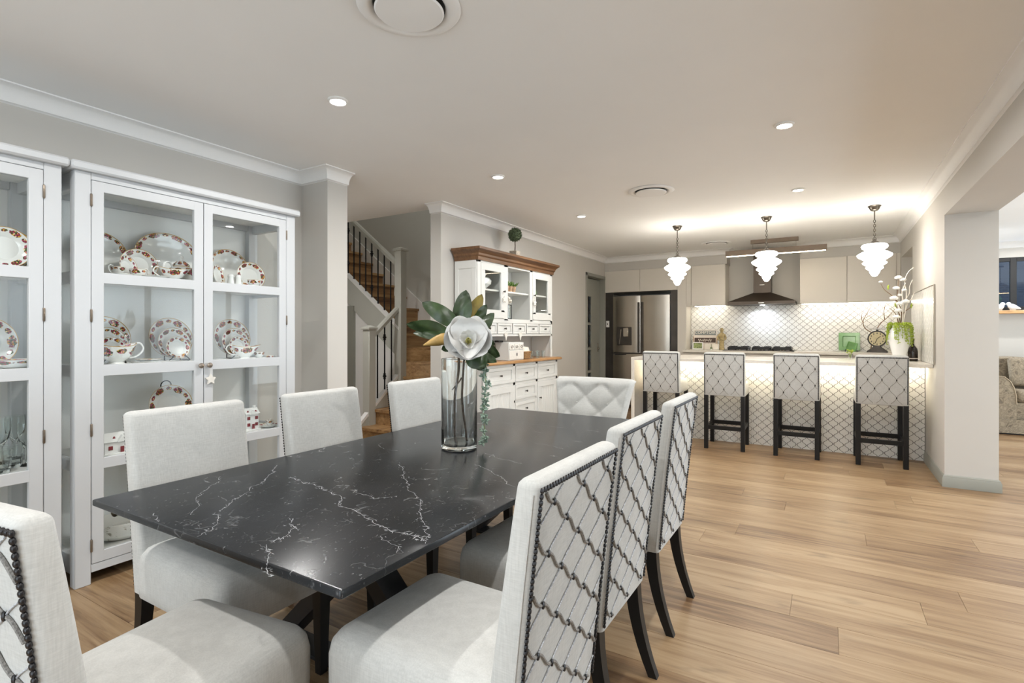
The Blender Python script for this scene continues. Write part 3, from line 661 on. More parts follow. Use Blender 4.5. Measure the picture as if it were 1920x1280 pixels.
for yy in (-0.645, 0.83):
    for s in (-1, 1):
        MB().bar((0.235*s, yy+0.012*s, TZ-0.035), (-0.50*s, yy+0.012*s, 0.012), 0.11, 0.065, (0, 1, 0)).build('leg', M['blackmetal'], tb, smooth=False)
    MB().cbox(-0.34, 0.34, yy-0.07, yy+0.07, TZ-0.037, TZ-0.0225, 0.002).build('mounting_plate', M['blackmetal'], tb)
    MB().cbox(-0.56, 0.56, yy-0.055, yy+0.055, 0.0, 0.016, 0.002).build('foot_plate', M['blackmetal'], tb)
MB().cbox(-0.03, 0.03, -0.645, 0.83, 0.47, 0.53, 0.003).build('stretcher', M['blackmetal'], tb)

# ------------------------------------------------------------------ upholstered dining chairs (face +x, origin on the floor)
CW = 0.468; CZT = 1.035; CZB = 0.36
def rear_x(z):
    t = (z-CZB)/(CZT-CZB); return -0.30-0.06*t-0.015*t*t
def back_thick(z):
    t = (z-CZB)/(CZT-CZB); return 0.088-0.030*t
def half_w(z):
    t = (z-CZB)/(CZT-CZB); return CW/2-0.008+0.008*t
nail_me = MB().ball((0, 0, 0), 0.0068, 8, 6, (0.72, 1, 1)).mesh('nail'); nail_me.materials.append(M['nail'])
def lattice_cords(parent, a, b, zstart, zc0, zc1, rx, hw, cordmat, threadmat, r1, r2, name1, name2, knot_r, style):
    # two families of curved cords through a staggered lattice of knots, on the rear face
    inset = 0.016; knots = []
    def runs_of(pts):
        runs = []; cur = []
        for (yy, zz) in pts:
            if abs(yy) < hw(min(max(zz, zc0), zc1))-inset and zc0 < zz < zc1: cur.append((yy, zz))
            else:
                if len(cur) > 2: runs.append(cur)
                cur = []
        if len(cur) > 2: runs.append(cur)
        return runs
    up = 2; nrow = int((zstart-zc0)/b)+2
    for fam in (-1, 1):
        for k in range(-14, 15):
            pts = []
            for j in range(-up, nrow):
                for q in range(10):
                    t = q/10.0; w = math.sin(2*PI*t)
                    if style == 'flat':
                        ty, tz = (t, t-0.115*w) if fam == -1 else (t-0.03*w, t)
                    else: ty, tz = t-0.085*w, t
                    pts.append((k*a+fam*(j+ty)*0.5*a, zstart-(j+tz)*b))
            for run in runs_of(pts):
                MB().tube([(rx(zz)-0.0025, yy, zz) for yy, zz in run], r1 if fam == -1 else r2, 6).build(name1 if fam == -1 else name2, cordmat if fam == -1 else threadmat, parent)
    for j in range(0, 14):
        zz = zstart-j*b
        if not (zc0+0.01 < zz < zc1-0.005): continue
        for k in range(-8, 9):
            yy = k*a+(0.5*a if j % 2 else 0.0)
            if abs(yy) < hw(zz)-inset-0.006: knots.append((rx(zz)-0.005, yy, zz))
    kme = MB().ball((0, 0, 0), knot_r, 6, 4, (0.55, 0.8, 1.25)).mesh('cord_knot'); kme.materials.append(M['nail'])
    for p in knots: put('cord_knot', kme, parent, p)
def make_chair(individual):
    t = thing('dining_chair', 'x', 'chair')
    # back
    rings = []
    for z in [CZB+i*(CZT-0.02-CZB)/9 for i in range(10)]:
        th = back_thick(z); xc = rear_x(z)+th/2
        rings.append([(xc+x, y, z) for x, y in rrect(th/2, half_w(z), 0.02, 3)])
    for dz, e in ((-0.012, 0.002), (-0.005, 0.007), (0.0, 0.017)):
        z = CZT+dz; th = back_thick(z); xc = rear_x(z)+th/2
        rings.append([(xc+x, y, z) for x, y in rrect(th/2-e, half_w(z)-e, min(0.016, (th/2-e)*0.8), 3)])
    MB().loft(rings).build('backrest', M['linen'], t, ang=60)
    MB().tube([(rear_x(z)+0.012, s*(half_w(z)+0.0005), z) for s in (1,) for z in (CZB+0.01, 0.6, 0.8, CZT-0.03)], 0.0025, 5).build('seam', M['linen'], t)
    # seat: plump block
    rings = []; x0, x1 = -0.27, 0.29; xm = (x0+x1)/2; hx_ = (x1-x0)/2
    for z, e in ((0.345, 0.012), (0.355, 0.002), (0.39, 0.0), (0.475, 0.0), (0.508, 0.006), (0.530, 0.022), (0.544, 0.055), (0.551, 0.11), (0.555, 0.19)):
        rings.append([(xm+x, y, z) for x, y in rrect(hx_-e, CW/2-e, max(0.045-e*0.3, 0.03) if e < 0.1 else 0.03, 4)])
    MB().loft(rings).build('seat', M['linen'], t, ang=60)
    # legs
    for s in (-1, 1):
        yy = s*(CW/2-0.035)
        MB().loft([[(0.245+a*h, yy+b*h, z) for a, b in ((-1,-1),(1,-1),(1,1),(-1,1))] for z, h in ((0.0, 0.016), (0.35, 0.025))]).build('leg', M['legblack'], t, smooth=False)
        pr = []
        for q in range(8):
            f = q/7.0; z = 0.40*(1-f); xc = -0.262-0.085*f**2.0; h = 0.027-0.010*f
            pr.append([(xc+a*h, yy+b*h*0.9, z) for a, b in ((-1,-1),(1,-1),(1,1),(-1,1))])
        MB().loft(pr).build('leg', M['legblack'], t, ang=30)
    # nailheads round the rear face
    pts = []; sp = 0.0128; z = CZB+0.02
    ztop = CZT-0.022
    n = int((ztop-z)/sp)
    for i in range(n+1):
        zz = z+(ztop-z)*i/n
        for s in (-1, 1): pts.append((rear_x(zz)-0.002, s*(half_w(zz)-0.012), zz))
    w_ = half_w(ztop)-0.012; n = int(2*w_/sp)
    for i in range(1, n): pts.append((rear_x(ztop)-0.002, -w_+2*w_*i/n, ztop))
    if individual:
        for p in pts: put('nail', nail_me, t, p)
    else:
        b = MB()
        for p in pts: b.ball(p, 0.0066, 6, 4, (0.72, 1, 1))
        o = b.build('nailhead_trim', M['nail'], t); o['kind'] = 'stuff'
    lattice_cords(t, 0.160, 0.058, 0.974, CZB+0.02, ztop-0.008, rear_x, half_w, M['cord'], M['thread'], 0.0038, 0.0017, 'braided_cord', 'silver_cord', 0.0075, 'flat')
    return t
ch = make_chair(False)
CH = [(-0.878, 1.18, PI, 'linen chair on the island side of the table, nearest the camera'),
      (-0.93, 1.84, PI, 'linen chair on the island side of the table, middle one of three'),
      (-0.945, 2.555, PI, 'linen chair on the island side of the table, nearest the bar stools'),
      (-1.96, 1.19, 0, 'linen chair on the cabinet side of the table, nearest the camera'),
      (-1.955, 1.863, 0, 'linen chair on the cabinet side of the table, middle one of three'),
      (-1.965, 2.61, 0, 'linen chair on the cabinet side of the table, nearest the stairs')]
for i, (x, y, rz, lab) in enumerate(CH):
    if i == 0:
        o = ch; o.location = (x, y, 0); o.rotation_euler = (0, 0, rz); o['label'] = lab
    else: o = copy_tree(ch, (x, y, 0), rz, lab)
    o['group'] = 'linen dining chairs'
ec = make_chair(True); ec.location = (-1.405, 0.65, 0); ec.rotation_euler = (0, 0, R(98))
ec['label'] = 'linen chair at the near head of the table with large black nailheads'; ec['group'] = 'linen dining chairs'

# tufted chair at the far head (faces -Y)
tf = thing('tufted_chair', 'pale grey button-tufted chair with flared back at the far head of the table', 'chair', (-1.585, 3.56, 0), -PI/2)
ns, nz = 56, 44
def tuft(u, v):
    a = PI*(u+v); b = PI*(u-v)
    return abs(math.sin(a))**0.45*abs(math.sin(b))**0.45
front, rear = [], []
zb, zt = 0.40, 0.985
g = MB(); o0 = 0
BTN = []
for j in range(nz+1):
    f = j/nz; z = zb+(zt-zb)*f; hwid = 0.235+0.092*f**1.3
    for i in range(ns+1):
        s = -1+2*i/ns
        y = hwid*s
        lean = -0.235-0.10*f-0.05*f*f
        wing = 0.055*abs(s)**3*(0.3+0.7*f)
        U = s*hwid/0.128; V = (z-0.90)/0.115
        inside = max(0.0, 1-abs(s)**6)*min(1, max(0, (0.955-z)/0.035)) 
        zz = z+0.0
        puff = 0.034*(tuft(U*0.5+0.25, V*0.5+0.25)*inside + (1-inside)*0.85)
        edge = max(0, (f-0.93)/0.07)
        x = lean+wing+puff+0.03-0.055*edge**2
        ec_ = max(0, (abs(s)-0.93)/0.07)
        x -= 0.05*ec_**2
        g.v.append((x, y, z-0.018*ec_**2*f))
n1 = ns+1
for j in range(nz):
    for i in range(ns): g.f.append((j*n1+i, j*n1+i+1, (j+1)*n1+i+1, (j+1)*n1+i))
off = len(g.v)
for j in range(nz+1):
    f = j/nz; z = zb+(zt-zb)*f; hwid = 0.235+0.092*f**1.3
    for i in range(ns+1):
        s = -1+2*i/ns; x = -0.235-0.10*f-0.05*f*f+0.055*abs(s)**3*(0.3+0.7*f)-0.055
        ec_ = max(0, (abs(s)-0.93)/0.07); g.v.append((x+0.02*ec_**2, hwid*s*0.995, z-0.018*ec_**2*f-(0.012 if j == nz else 0)))
for j in range(nz):
    for i in range(ns): g.f.append((off+j*n1+i, off+(j+1)*n1+i, off+(j+1)*n1+i+1, off+j*n1+i+1))
for i in range(ns):
    g.f.append((i, off+i, off+i+1, i+1)); a = nz*n1+i; g.f.append((a, a+1, off+a+1, off+a))
for j in range(nz):
    a = j*n1; g.f.append((a, a+n1, off+a+n1, off+a)); a = j*n1+ns; g.f.append((a, off+a, off+a+n1, a+n1))
bk = g.build('backrest', M['linengrey'], tf, ang=70)
bme = MB().ball((0, 0, 0), 0.011, 10, 6, (0.5, 1, 1)).mesh('button'); bme.materials.append(M['linengrey'])
for jj in range(0, 4):
    z = 0.90-0.115*jj; f = (z-zb)/(zt-zb); hwid = 0.235+0.092*f**1.3
    for k in range(-3, 4):
        y = (k+(0.5 if jj % 2 == 0 else 0.0))*0.128
        s = y/hwid
        if abs(s) < 0.86: put('button', bme, tf, (-0.235-0.10*f-0.05*f*f+0.055*abs(s)**3*(0.3+0.7*f)+0.038, y, z))
rings = []
for z, e in ((0.32, 0.012), (0.335, 0.0), (0.44, 0.0), (0.475, 0.012), (0.492, 0.05), (0.50, 0.13)):
    rings.append([(0.03+x, y, z) for x, y in rrect(0.265-e, 0.25-e, 0.05, 4)])
MB().loft(rings).build('seat', M['linengrey'], tf, ang=60)
for sx_ in (-1, 1):
    for sy in (-1, 1):
        MB().loft([[(0.02+0.22*sx_+(0.03*sx_ if z == 0 else 0)+a*h, 0.2*sy+b*h, z) for a, b in ((-1,-1),(1,-1),(1,1),(-1,1))] for z, h in ((0.0, 0.015), (0.33, 0.024))]).build('leg', M['legblack'], tf, smooth=False)

# ------------------------------------------------------------------ bar stools (face +x, rear face at x = 0)
def make_stool():
    t = thing('bar_stool', 'x', 'stool'); W = 0.44
    rxs = lambda z: 0.0-0.018*max(0, (z-0.63))/0.48
    hws = lambda z: W/2
    rings = []
    for z, e in ((0.62, 0.004), (0.63, 0.0), (0.76, 0.0), (0.9, 0.0), (1.09, 0.0), (1.108, 0.006), (1.117, 0.022)):
        rings.append([(rxs(z)+0.045+x, y, z) for x, y in rrect(0.045-e, W/2-e, 0.014, 3)])
    MB().loft(rings).build('backrest', M['linen'], t, ang=60)
    rings = []
    for z, e in ((0.615, 0.006), (0.625, 0.0), (0.735, 0.0), (0.765, 0.012), (0.778, 0.05), (0.784, 0.12)):
        rings.append([(0.26+x, y, z) for x, y in rrect(0.225-e, W/2-0.002-e, 0.035, 4)])
    MB().loft(rings).build('seat', M['linen'], t, ang=60)
    LX = (0.025, 0.462); LY = W/2-0.024
    for x in LX:
        for s in (-1, 1): MB().cbox(x-0.022, x+0.022, s*LY-0.022, s*LY+0.022, 0, 0.625, 0.002).build('leg', M['legblack'], t)
    for x in LX: MB().cbox(x-0.012, x+0.012, -LY+0.02, LY-0.02, 0.225, 0.27, 0.002).build('footrest_bar', M['legblack'], t)
    for s in (-1, 1): MB().cbox(LX[0]+0.02, LX[1]-0.02, s*LY-0.012, s*LY+0.012, 0.225, 0.27, 0.002).build('footrest_bar', M['legblack'], t)
    b = MB(); ztop = 1.092; n = 40
    for i in range(n+1):
        zz = 0.64+(ztop-0.64)*i/n
        for s in (-1, 1): b.ball((rxs(zz)-0.001, s*(W/2-0.012), zz), 0.006, 6, 4, (0.6, 1, 1))
    for i in range(1, 36): b.ball((rxs(ztop)-0.001, -(W/2-0.012)+2*(W/2-0.012)*i/36, ztop), 0.006, 6, 4, (0.6, 1, 1))
    o = b.build('nailhead_trim', M['nail'], t); o['kind'] = 'stuff'
    lattice_cords(t, 0.119, 0.0875, ztop-0.046, 0.632, ztop-0.008, lambda z: rxs(z)+0.0015, hws, M['stoolthread'], M['stoolthread'], 0.0015, 0.0015, 'stitched_cord', 'stitched_cord', 0.0078, 'steep')
    return t
sto = make_stool()
SL = ['linen bar stool nearest the fridge end of the island', 'linen bar stool second from the fridge end of the island',
      'linen bar stool third from the fridge end of the island', 'linen bar stool nearest the white pillar end of the island']
for i, x in enumerate((-1.742, -1.02, -0.297, 0.457)):
    if i == 0: o = sto; o.location = (x, 6.385, 0); o.rotation_euler = (0, 0, PI/2); o['label'] = SL[0]
    else: o = copy_tree(sto, (x, 6.385, 0), PI/2+R((0, 1.5, -1.0, 0.5)[i]), SL[i])
    o['group'] = 'bar stools at the island'

# ------------------------------------------------------------------ glass vase with magnolias
VX, VY = -1.585, 2.12
vr, vh = 0.09, 0.45
m = MB(); m.lathe([(0.001, 0.0), (vr-0.008, 0.0), (vr, 0.006), (vr, vh-0.002), (vr-0.002, vh), (vr-0.004, vh-0.002), (vr-0.0045, 0.035), (vr-0.012, 0.022), (0.001, 0.018)], 48)
tag(m.build('glass_vase', M['vaseglass'], None, (VX, VY, TZ+0.0005)), 'tall clear glass cylinder vase on the marble table', 'vase')
fw = thing('magnolia_spray', 'white magnolia bloom with glossy leaves on brown stems in the glass vase', 'flower', (VX, VY, TZ+0.022))
cr, sr = math.cos(math.atan(593/985.0)), math.sin(math.atan(593/985.0))
def vl(lat, dep, z): return (lat*cr-dep*sr, lat*sr+dep*cr, z)       # spray is laid out across the table's diagonal
def vline(pts): return [vl(*p) for p in pts]
def smooth_pts(pts, k=6):
    out = []
    P_ = [Vector(p) for p in pts]
    for i in range(len(P_)-1):
        p0 = P_[max(i-1, 0)]; p1 = P_[i]; p2 = P_[i+1]; p3 = P_[min(i+2, len(P_)-1)]
        for q in range(k):
            t = q/k
            out.append(0.5*((2*p1)+(p2-p0)*t+(2*p0-5*p1+4*p2-p3)*t*t+(3*p1-3*p2+p3-p0)*t**3))
    out.append(P_[-1]); return out
def stem(pts, r0, r1, name, par, mat='bark'):
    ps = smooth_pts(vline(pts), 8); n = len(ps)
    rs = [(r0+(r1-r0)*i/(n-1))*(1+0.22*max(0, math.sin(i*2.1))**8) for i in range(n)]
    MB().tube(ps, rs, 8).build(name, M[mat], par)
stem([(-0.012, -0.03, 0.0), (-0.020, -0.03, 0.07), (-0.022, -0.02, 0.18), (-0.018, -0.01, 0.26), (-0.004, 0, 0.36), (0.0, -0.02, 0.46), (0.0, -0.02, 0.54)], 0.0068, 0.006, 'stem', fw)
stem([(0.038, 0.02, 0.0), (0.032, 0.02, 0.05), (0.022, 0.01, 0.13), (0.014, 0, 0.22), (0.018, -0.02, 0.30), (0.026, -0.04, 0.40), (0.03, -0.05, 0.46)], 0.006, 0.0055, 'stem', fw)
stem([(0.012, -0.01, 0.33), (0.0, -0.03, 0.31), (-0.03, -0.05, 0.275)], 0.004, 0.003, 'twig', fw)
def leaf(base, tip, width, curl, roll, par, name='leaf', flip=False, mat=('leaf', 'leafback')):
    b, t = Vector(vl(*base)), Vector(vl(*tip)); ax = t-b; ln = ax.length; ax.normalize()
    side = ax.cross(Vector(vl(0, 1, 0))); side = side.normalized() if side.length > 1e-3 else Vector((1, 0, 0))
    nrm = side.cross(ax).normalized(); side2 = (side*math.cos(roll)+nrm*math.sin(roll)); nrm2 = side2.cross(ax)
    nu, nv = 12, 6; 
    def surf(off):
        V = []
        for i in range(nu+1):
            f = i/nu; w_ = width*0.5*(math.sin(PI*min(1, f**0.9))**0.62)+0.0012
            for j in range(nv+1):
                s = -1+2*j/nv
                p = b+ax*(ln*f)+side2*(w_*s)+nrm2*(curl*math.sin(PI*f)*ln-0.22*w_*(1-abs(s))+off)+nrm2*(0.004*math.sin(9*f+3*s))
                V.append(p)
        return V
    def grid(V): 
        m_ = MB(); m_.v = [tuple(p) for p in V]; n_ = nv+1
        m_.f = [(i*n_+j, i*n_+j+1, (i+1)*n_+j+1, (i+1)*n_+j) for i in range(nu) for j in range(nv)]; return m_
    top = grid(surf(0)); o = top.build(name, M[mat[0]], par, ang=80)
    # underside: a second skin 1.2 mm below in the bronze colour
    bot = grid(surf(0.0014)); u = bot.build(name+'_underside', M[mat[1]], o, ang=80); return o
LV = [((-0.03, 0.0, 0.545), (-0.255, -0.05, 0.60), 0.075, 0.10, 0.35), ((0.0, 0.02, 0.58), (-0.19, 0.02, 0.71), 0.085, -0.14, -0.3),
      ((0.0, 0.04, 0.57), (0.03, 0.05, 0.775), 0.105, -0.05, 0.35), ((0.04, 0.05, 0.58), (0.11, 0.06, 0.755), 0.075, 0.05, -0.5),
      ((0.05, 0.03, 0.58), (0.135, 0.05, 0.70), 0.06, 0.08, 0.3), ((-0.02, 0.03, 0.56), (-0.125, 0.05, 0.68), 0.045, -0.04, 0.9), ((-0.02, -0.02, 0.53), (-0.235, 0.02, 0.555), 0.055, -0.06, -0.5),
      ((0.07, 0.0, 0.55), (0.175, 0.0, 0.655), 0.07, 0.05, 0.5), ((0.03, -0.05, 0.47), (0.13, -0.06, 0.375), 0.085, 0.10, -0.4), ((0.08, -0.04, 0.49), (0.205, -0.02, 0.44), 0.07, 0.10, -0.4),
      ((0.05, -0.09, 0.47), (0.14, -0.12, 0.395), 0.10, 0.10, 0.3), ((0.07, -0.06, 0.48), (0.19, -0.09, 0.415), 0.055, 0.12, 0.4), ((0.01, -0.02, 0.50), (-0.085, -0.03, 0.475), 0.06, 0.12, 0.4),
      ((0.07, 0.0, 0.52), (0.18, -0.01, 0.50), 0.06, 0.10, 0.1), ((-0.03, 0.02, 0.54), (0.06, 0.04, 0.66), 0.09, 0.02, -0.3)]
for q, (b_, t_, w_, cu, ro) in enumerate(LV): leaf(b_, t_, w_, cu, ro, fw, mat=('leaf', 'leafback') if q not in (3, 5, 14) else ('leafback', 'leaf'))
# bud on the left
bd = MB(); a = Vector(vl(-0.03, -0.06, 0.54)); b2 = Vector(vl(-0.165, -0.09, 0.497))
bd.tube([a.lerp(b2, t) for t in (0, .12, .3, .5, .7, .85, 1.0)], [0.006, 0.022, 0.029, 0.026, 0.018, 0.010, 0.002], 12).build('bud', M['bud'], fw)
# bloom: cupped petals facing the camera
bc = Vector(vl(0.052, -0.075, 0.508)); face = Vector(vl(0.06, -1.0, 0.0)); face.z = 0.38; face.normalize()
ux = face.cross(Vector((0, 0, 1))).normalized(); uz = ux.cross(face).normalized()
def petal(ang, ln, wid, open_, lift, k):
    nu, nv = 12, 10; V = []; W2 = []
    rad = ux*math.cos(ang)+uz*math.sin(ang); tan = -ux*math.sin(ang)+uz*math.cos(ang)
    for i in range(nu+1):
        f = i/nu; w_ = wid*0.5*(math.sin(PI*(0.10+0.80*f))**0.8)*(1.0-0.12*f)
        r_ = ln*(open_*f*(1.12-0.38*f*f)); h = ln*lift*(f**2)+0.012*math.sin(f*9+k)*f
        for j in range(nv+1):
            s = -1+2*j/nv
            p = bc+rad*(r_-0.16*w_*s*s)+tan*(w_*s)+face*(h+0.34*w_*s*s+0.006*math.sin(s*4+k+f*3))
            V.append(p); W2.append(p-face*0.0018-rad*0.0008)
    n_ = nv+1; m_ = MB(); m_.v = [tuple(p) for p in V+W2]; o_ = len(V)
    for i in range(nu):
        for j in range(nv):
            q = (i*n_+j, i*n_+j+1, (i+1)*n_+j+1, (i+1)*n_+j); m_.f.append(q); m_.f.append(tuple(o_+x for x in reversed(q)))
    for i in range(nu):
        for j in (0, nv):
            a_, b_ = i*n_+j, (i+1)*n_+j; m_.f.append((a_, b_, o_+b_, o_+a_))
    for j in range(nv):
        a_, b_ = nu*n_+j, nu*n_+j+1; m_.f.append((a_, b_, o_+b_, o_+a_))
    m_.build('petal', M['petal'], fw, ang=80)
for k in range(3): petal(R(30+120*k), 0.175, 0.20, 0.84, 0.48, k)
for k in range(3): petal(R(90+120*k), 0.158, 0.18, 0.74, 0.64, k+4)
for k in range(3): petal(R(75+120*k), 0.100, 0.085, 0.52, 0.80, k+9)
sm = MB()
for i in range(90):
    f = i/90; a_ = i*2.4; r_ = 0.005+0.013*(1-f); p = bc+face*(0.012+0.045*f)+(ux*math.cos(a_)+uz*math.sin(a_))*r_
    sm.tube([bc+face*(0.005+0.03*f), p+face*0.006], [0.0022, 0.0014], 4)
sm.build('stamen', M['stamen'], fw)
# trailing string of succulents over the rim
sg = thing('trailing_succulent', 'long strand of dusty green succulents hanging over the vase rim', 'plant', (VX, VY, TZ))
line = smooth_pts(vline([(0.07, -0.03, 0.49), (0.105, -0.05, 0.48), (0.132, -0.05, 0.42), (0.134, -0.05, 0.30), (0.125, -0.05, 0.20), (0.130, -0.05, 0.10), (0.128, -0.05, 0.04)]), 8)
MB().tube(line, 0.0016, 5).build('vine', M['green'], sg)
for i in range(len(line)):
    if i < 8 or i % 2 or (i > 34 and i % 4): continue
    ro = MB(); c0 = line[i]+Vector((rnd.uniform(-.012, .012), rnd.uniform(-.012, .012), 0))
    if c0.z < 0.02: c0.z = 0.02
    for q in range(13):
        d_ = Vector((rnd.gauss(0, 1), rnd.gauss(0, 1), rnd.gauss(0, 0.8))).normalized(); ln = rnd.uniform(0.016, 0.029)
        if c0.z+d_.z*ln < 0.008: d_.z = abs(d_.z)
        ro.tube([c0, c0+d_*ln*0.55, c0+d_*ln], [0.002, 0.0062, 0.0014], 5)
    ro.build('rosette', M['succ'], sg)

# ------------------------------------------------------------------ china cabinets (front faces +X)
CX0, CX1 = -3.875, -3.36
SH = [0.13, 0.655, 1.155, 1.655]          # shelf tops
def china_cabinet(y0, label, star):
    W = 1.32
    t = thing('china_cabinet', label, 'cabinet', (CX0, y0, 0)); D = CX1-CX0
    P_ = 0.072
    for x in (0.0, D-0.06):
        for y in (0.0, W-P_): MB().cbox(x, x+0.06, y, y+P_, 0, 2.19, 0.003).build('post', M['white'], t)
    m = MB(); m.cbox(-0.005, D+0.035, -0.025, W+0.025, 2.19, 2.236, 0.01); m.build('cornice_top', M['white'], t)
    for nm_, q_ in (('front_rail', (D-0.055, D-0.002, P_, W-P_, 2.155, 2.19)), ('front_rail', (D-0.055, D-0.002, P_, W-P_, 0.062, 0.104)), ('back_rail', (0.004, 0.05, P_, W-P_, 2.12, 2.19)), ('back_rail', (0.004, 0.05, P_, W-P_, 0.062, 0.12))):
        MB().cbox(*q_, 0.002).build(nm_, M['white'], t)
    MB().box(0.004, 0.014, 0.04, W-0.04, 0.08, 2.16).build('back_panel', M['whitelit'], t, smooth=False)
    MB().box(0.02, D-0.03, 0.02, W-0.02, 2.16, 2.185).build('inner_top', M['whitelit'], t, smooth=False)
    for z in SH: MB().cbox(0.015, D-0.034, 0.022, W-0.022, z-0.028, z, 0.002).build('shelf', M['whitelit'], t)
    for y in (0.0, W):      # glazed sides
        s = 1 if y == 0 else -1
        a, b = sorted((y+s*0.006, y+s*0.045))
        m = MB()
        for z0, z1 in ((0.062, 0.165), (0.606, 0.664), (1.105, 1.166), (1.606, 1.664), (2.10, 2.19)): m.cbox(0.055, D-0.055, a, b, z0, z1, 0.002)
        m.build('side_frame', M['white'], t)
        a, b = sorted((y+s*0.020, y+s*0.024))
        for z0, z1 in ((0.165, 0.606), (0.664, 1.105), (1.166, 1.606), (1.664, 2.10)): MB().box(0.058, D-0.058, a, b, z0, z1).build('side_pane', M['pane'], t, smooth=False)
    # two glazed doors
    DW = (W-2*P_)/2
    for k in range(2):
        ya = P_+k*DW+0.002; yb = ya+DW-0.004
        dr = MB(); X0, X1 = D-0.026, D+0.001
        sl, sr_ = (0.056, 0.056)
        dr.cbox(X0, X1, ya, ya+sl, 0.107, 2.152, 0.0025); dr.cbox(X0, X1, yb-sr_, yb, 0.107, 2.152, 0.0025)
        zz = [(0.107, 0.165), (0.606, 0.664), (1.105, 1.166), (1.606, 1.664), (2.098, 2.152)]
        for z0, z1 in zz: dr.cbox(X0+0.0005, X1-0.0005, ya+0.05, yb-0.05, z0, z1, 0.002)
        d_ = dr.build('door', M['white'], t)
        for q in range(4): MB().box(D-0.016, D-0.012, ya+sl-0.004, yb-sr_+0.004, zz[q][1]-0.003, zz[q+1][0]+0.003).build('pane', M['pane'], d_, smooth=False)
        kn = MB(); yk = yb-0.024 if k == 0 else ya+0.024
        kn.lathe([(0.006, 0), (0.006, 0.010), (0.015, 0.016), (0.017, 0.024), (0.012, 0.031), (0.001, 0.034)], 14)
        kn.xf(Matrix.Translation((D+0.001, yk, 1.135)) @ Matrix.Rotation(PI/2, 4, 'Y')); kn.build('knob', M['pewter'], d_)
        yh = ya-0.002 if k == 0 else yb+0.002
        for z in (2.045, 1.43, 0.82, 0.205):
            MB().tube([(D+0.002, yh, z-0.034), (D+0.002, yh, z-0.030), (D+0.002, yh, z+0.030), (D+0.002, yh, z+0.034)], [0.0035, 0.0055, 0.0055, 0.0035], 8).build('hinge', M['hinge'], d_)
    return t
cabL = 'white glazed china cabinet at the left edge holding plates and crystal'
cabR = 'white glazed china cabinet beside the grey pier holding rose china'
china_cabinet(-0.205, cabL, False); china_cabinet(1.168, cabR, True)

# ------------------------------------------------------------------ china
PR = [(0.001, 0.004, 0.0), (0.55, 0.004, 0.5), (0.66, 0.016, 0.62), (0.85, 0.024, 0.84), (0.985, 0.032, 0.975), (1.0, 0.034, 1.0), (0.99, 0.030, 0.0), (0.66, 0.010, 0.0), (0.5, -0.004, 0.0), (0.001, -0.004, 0.0)]
def plate_mesh(name, r, mat, sx=1.0, sy=1.0, n=40, k=1.0):
    m = MB(); m.lathe([(p[0]*r, p[1]*min(1.0, r/0.13)*k, p[2]) for p in PR], n, (0, 0, 0), sx, sy); me = m.mesh(name); me.materials.append(M[mat]); return me
me_dinner = plate_mesh('dinner_plate', 0.135, 'plate'); me_side = plate_mesh('side_plate', 0.102, 'plate'); me_small = plate_mesh('tea_plate', 0.073, 'plate')
me_sauc = plate_mesh('saucer', 0.07, 'plate'); me_platter = plate_mesh('platter', 0.165, 'platter', 1.0, 1.22, 48); me_bigplate = plate_mesh('platter', 0.15, 'platter')
def standing(name, me, x, y, z, lean=12, turn=0.0):
    # a plate on edge, its face towards +X and leaning back
    o = put(name, me, None, (x, y, z)); 
    o.rotation_euler = (Matrix.Rotation(R(turn), 3, 'Z') @ Matrix.Rotation(R(90-lean), 3, 'Y')).to_euler(); return o
def lying(name, me, x, y, z): return put(name, me, None, (x, y, z+0.005))
def upz(r, lean=12): return r*math.cos(R(lean))+0.001
def cup_mesh(name, r, h, mat='cup', handle=True, n=28):
    m = MB(); m.lathe([(0.001, 0.0, 0.0), (r*0.5, 0.0, 0.0), (r*0.52, h*0.06, 0.05), (r*0.42, h*0.12, 0.1), (r*0.72, h*0.34, 0.35), (r*0.9, h*0.66, 0.62), (r*1.0, h, 1.0), (r*0.97, h, 0.99), (r*0.86, h*0.66, 0.0), (r*0.66, h*0.34, 0.0), (0.001, h*0.2, 0.0)], n)
    me = m.mesh(name); me.materials.append(M[mat]); return me
def handle_mb(r, h, z, rad=0.0035):
    return MB().tube([(0, r*0.86, z+h*0.5), (0, r*1.25, z+h*0.62), (0, r*1.62, z+h*0.40), (0, r*1.55, z), (0, r*1.15, z-h*0.42), (0, r*0.75, z-h*0.45)], rad, 8)
me_cup = cup_mesh('cup', 0.045, 0.062)
def cup(label, x, y, z, turn=0, s=1.0, group='tea cups'):
    t = thing('tea_cup', label, 'cup', (x, y, z), R(turn), group); t.scale = (s, s, s)
    put('bowl', me_cup, t); 
    handle_mb(0.045, 0.06, 0.036).build('handle', M['chinawhite'], t); return t
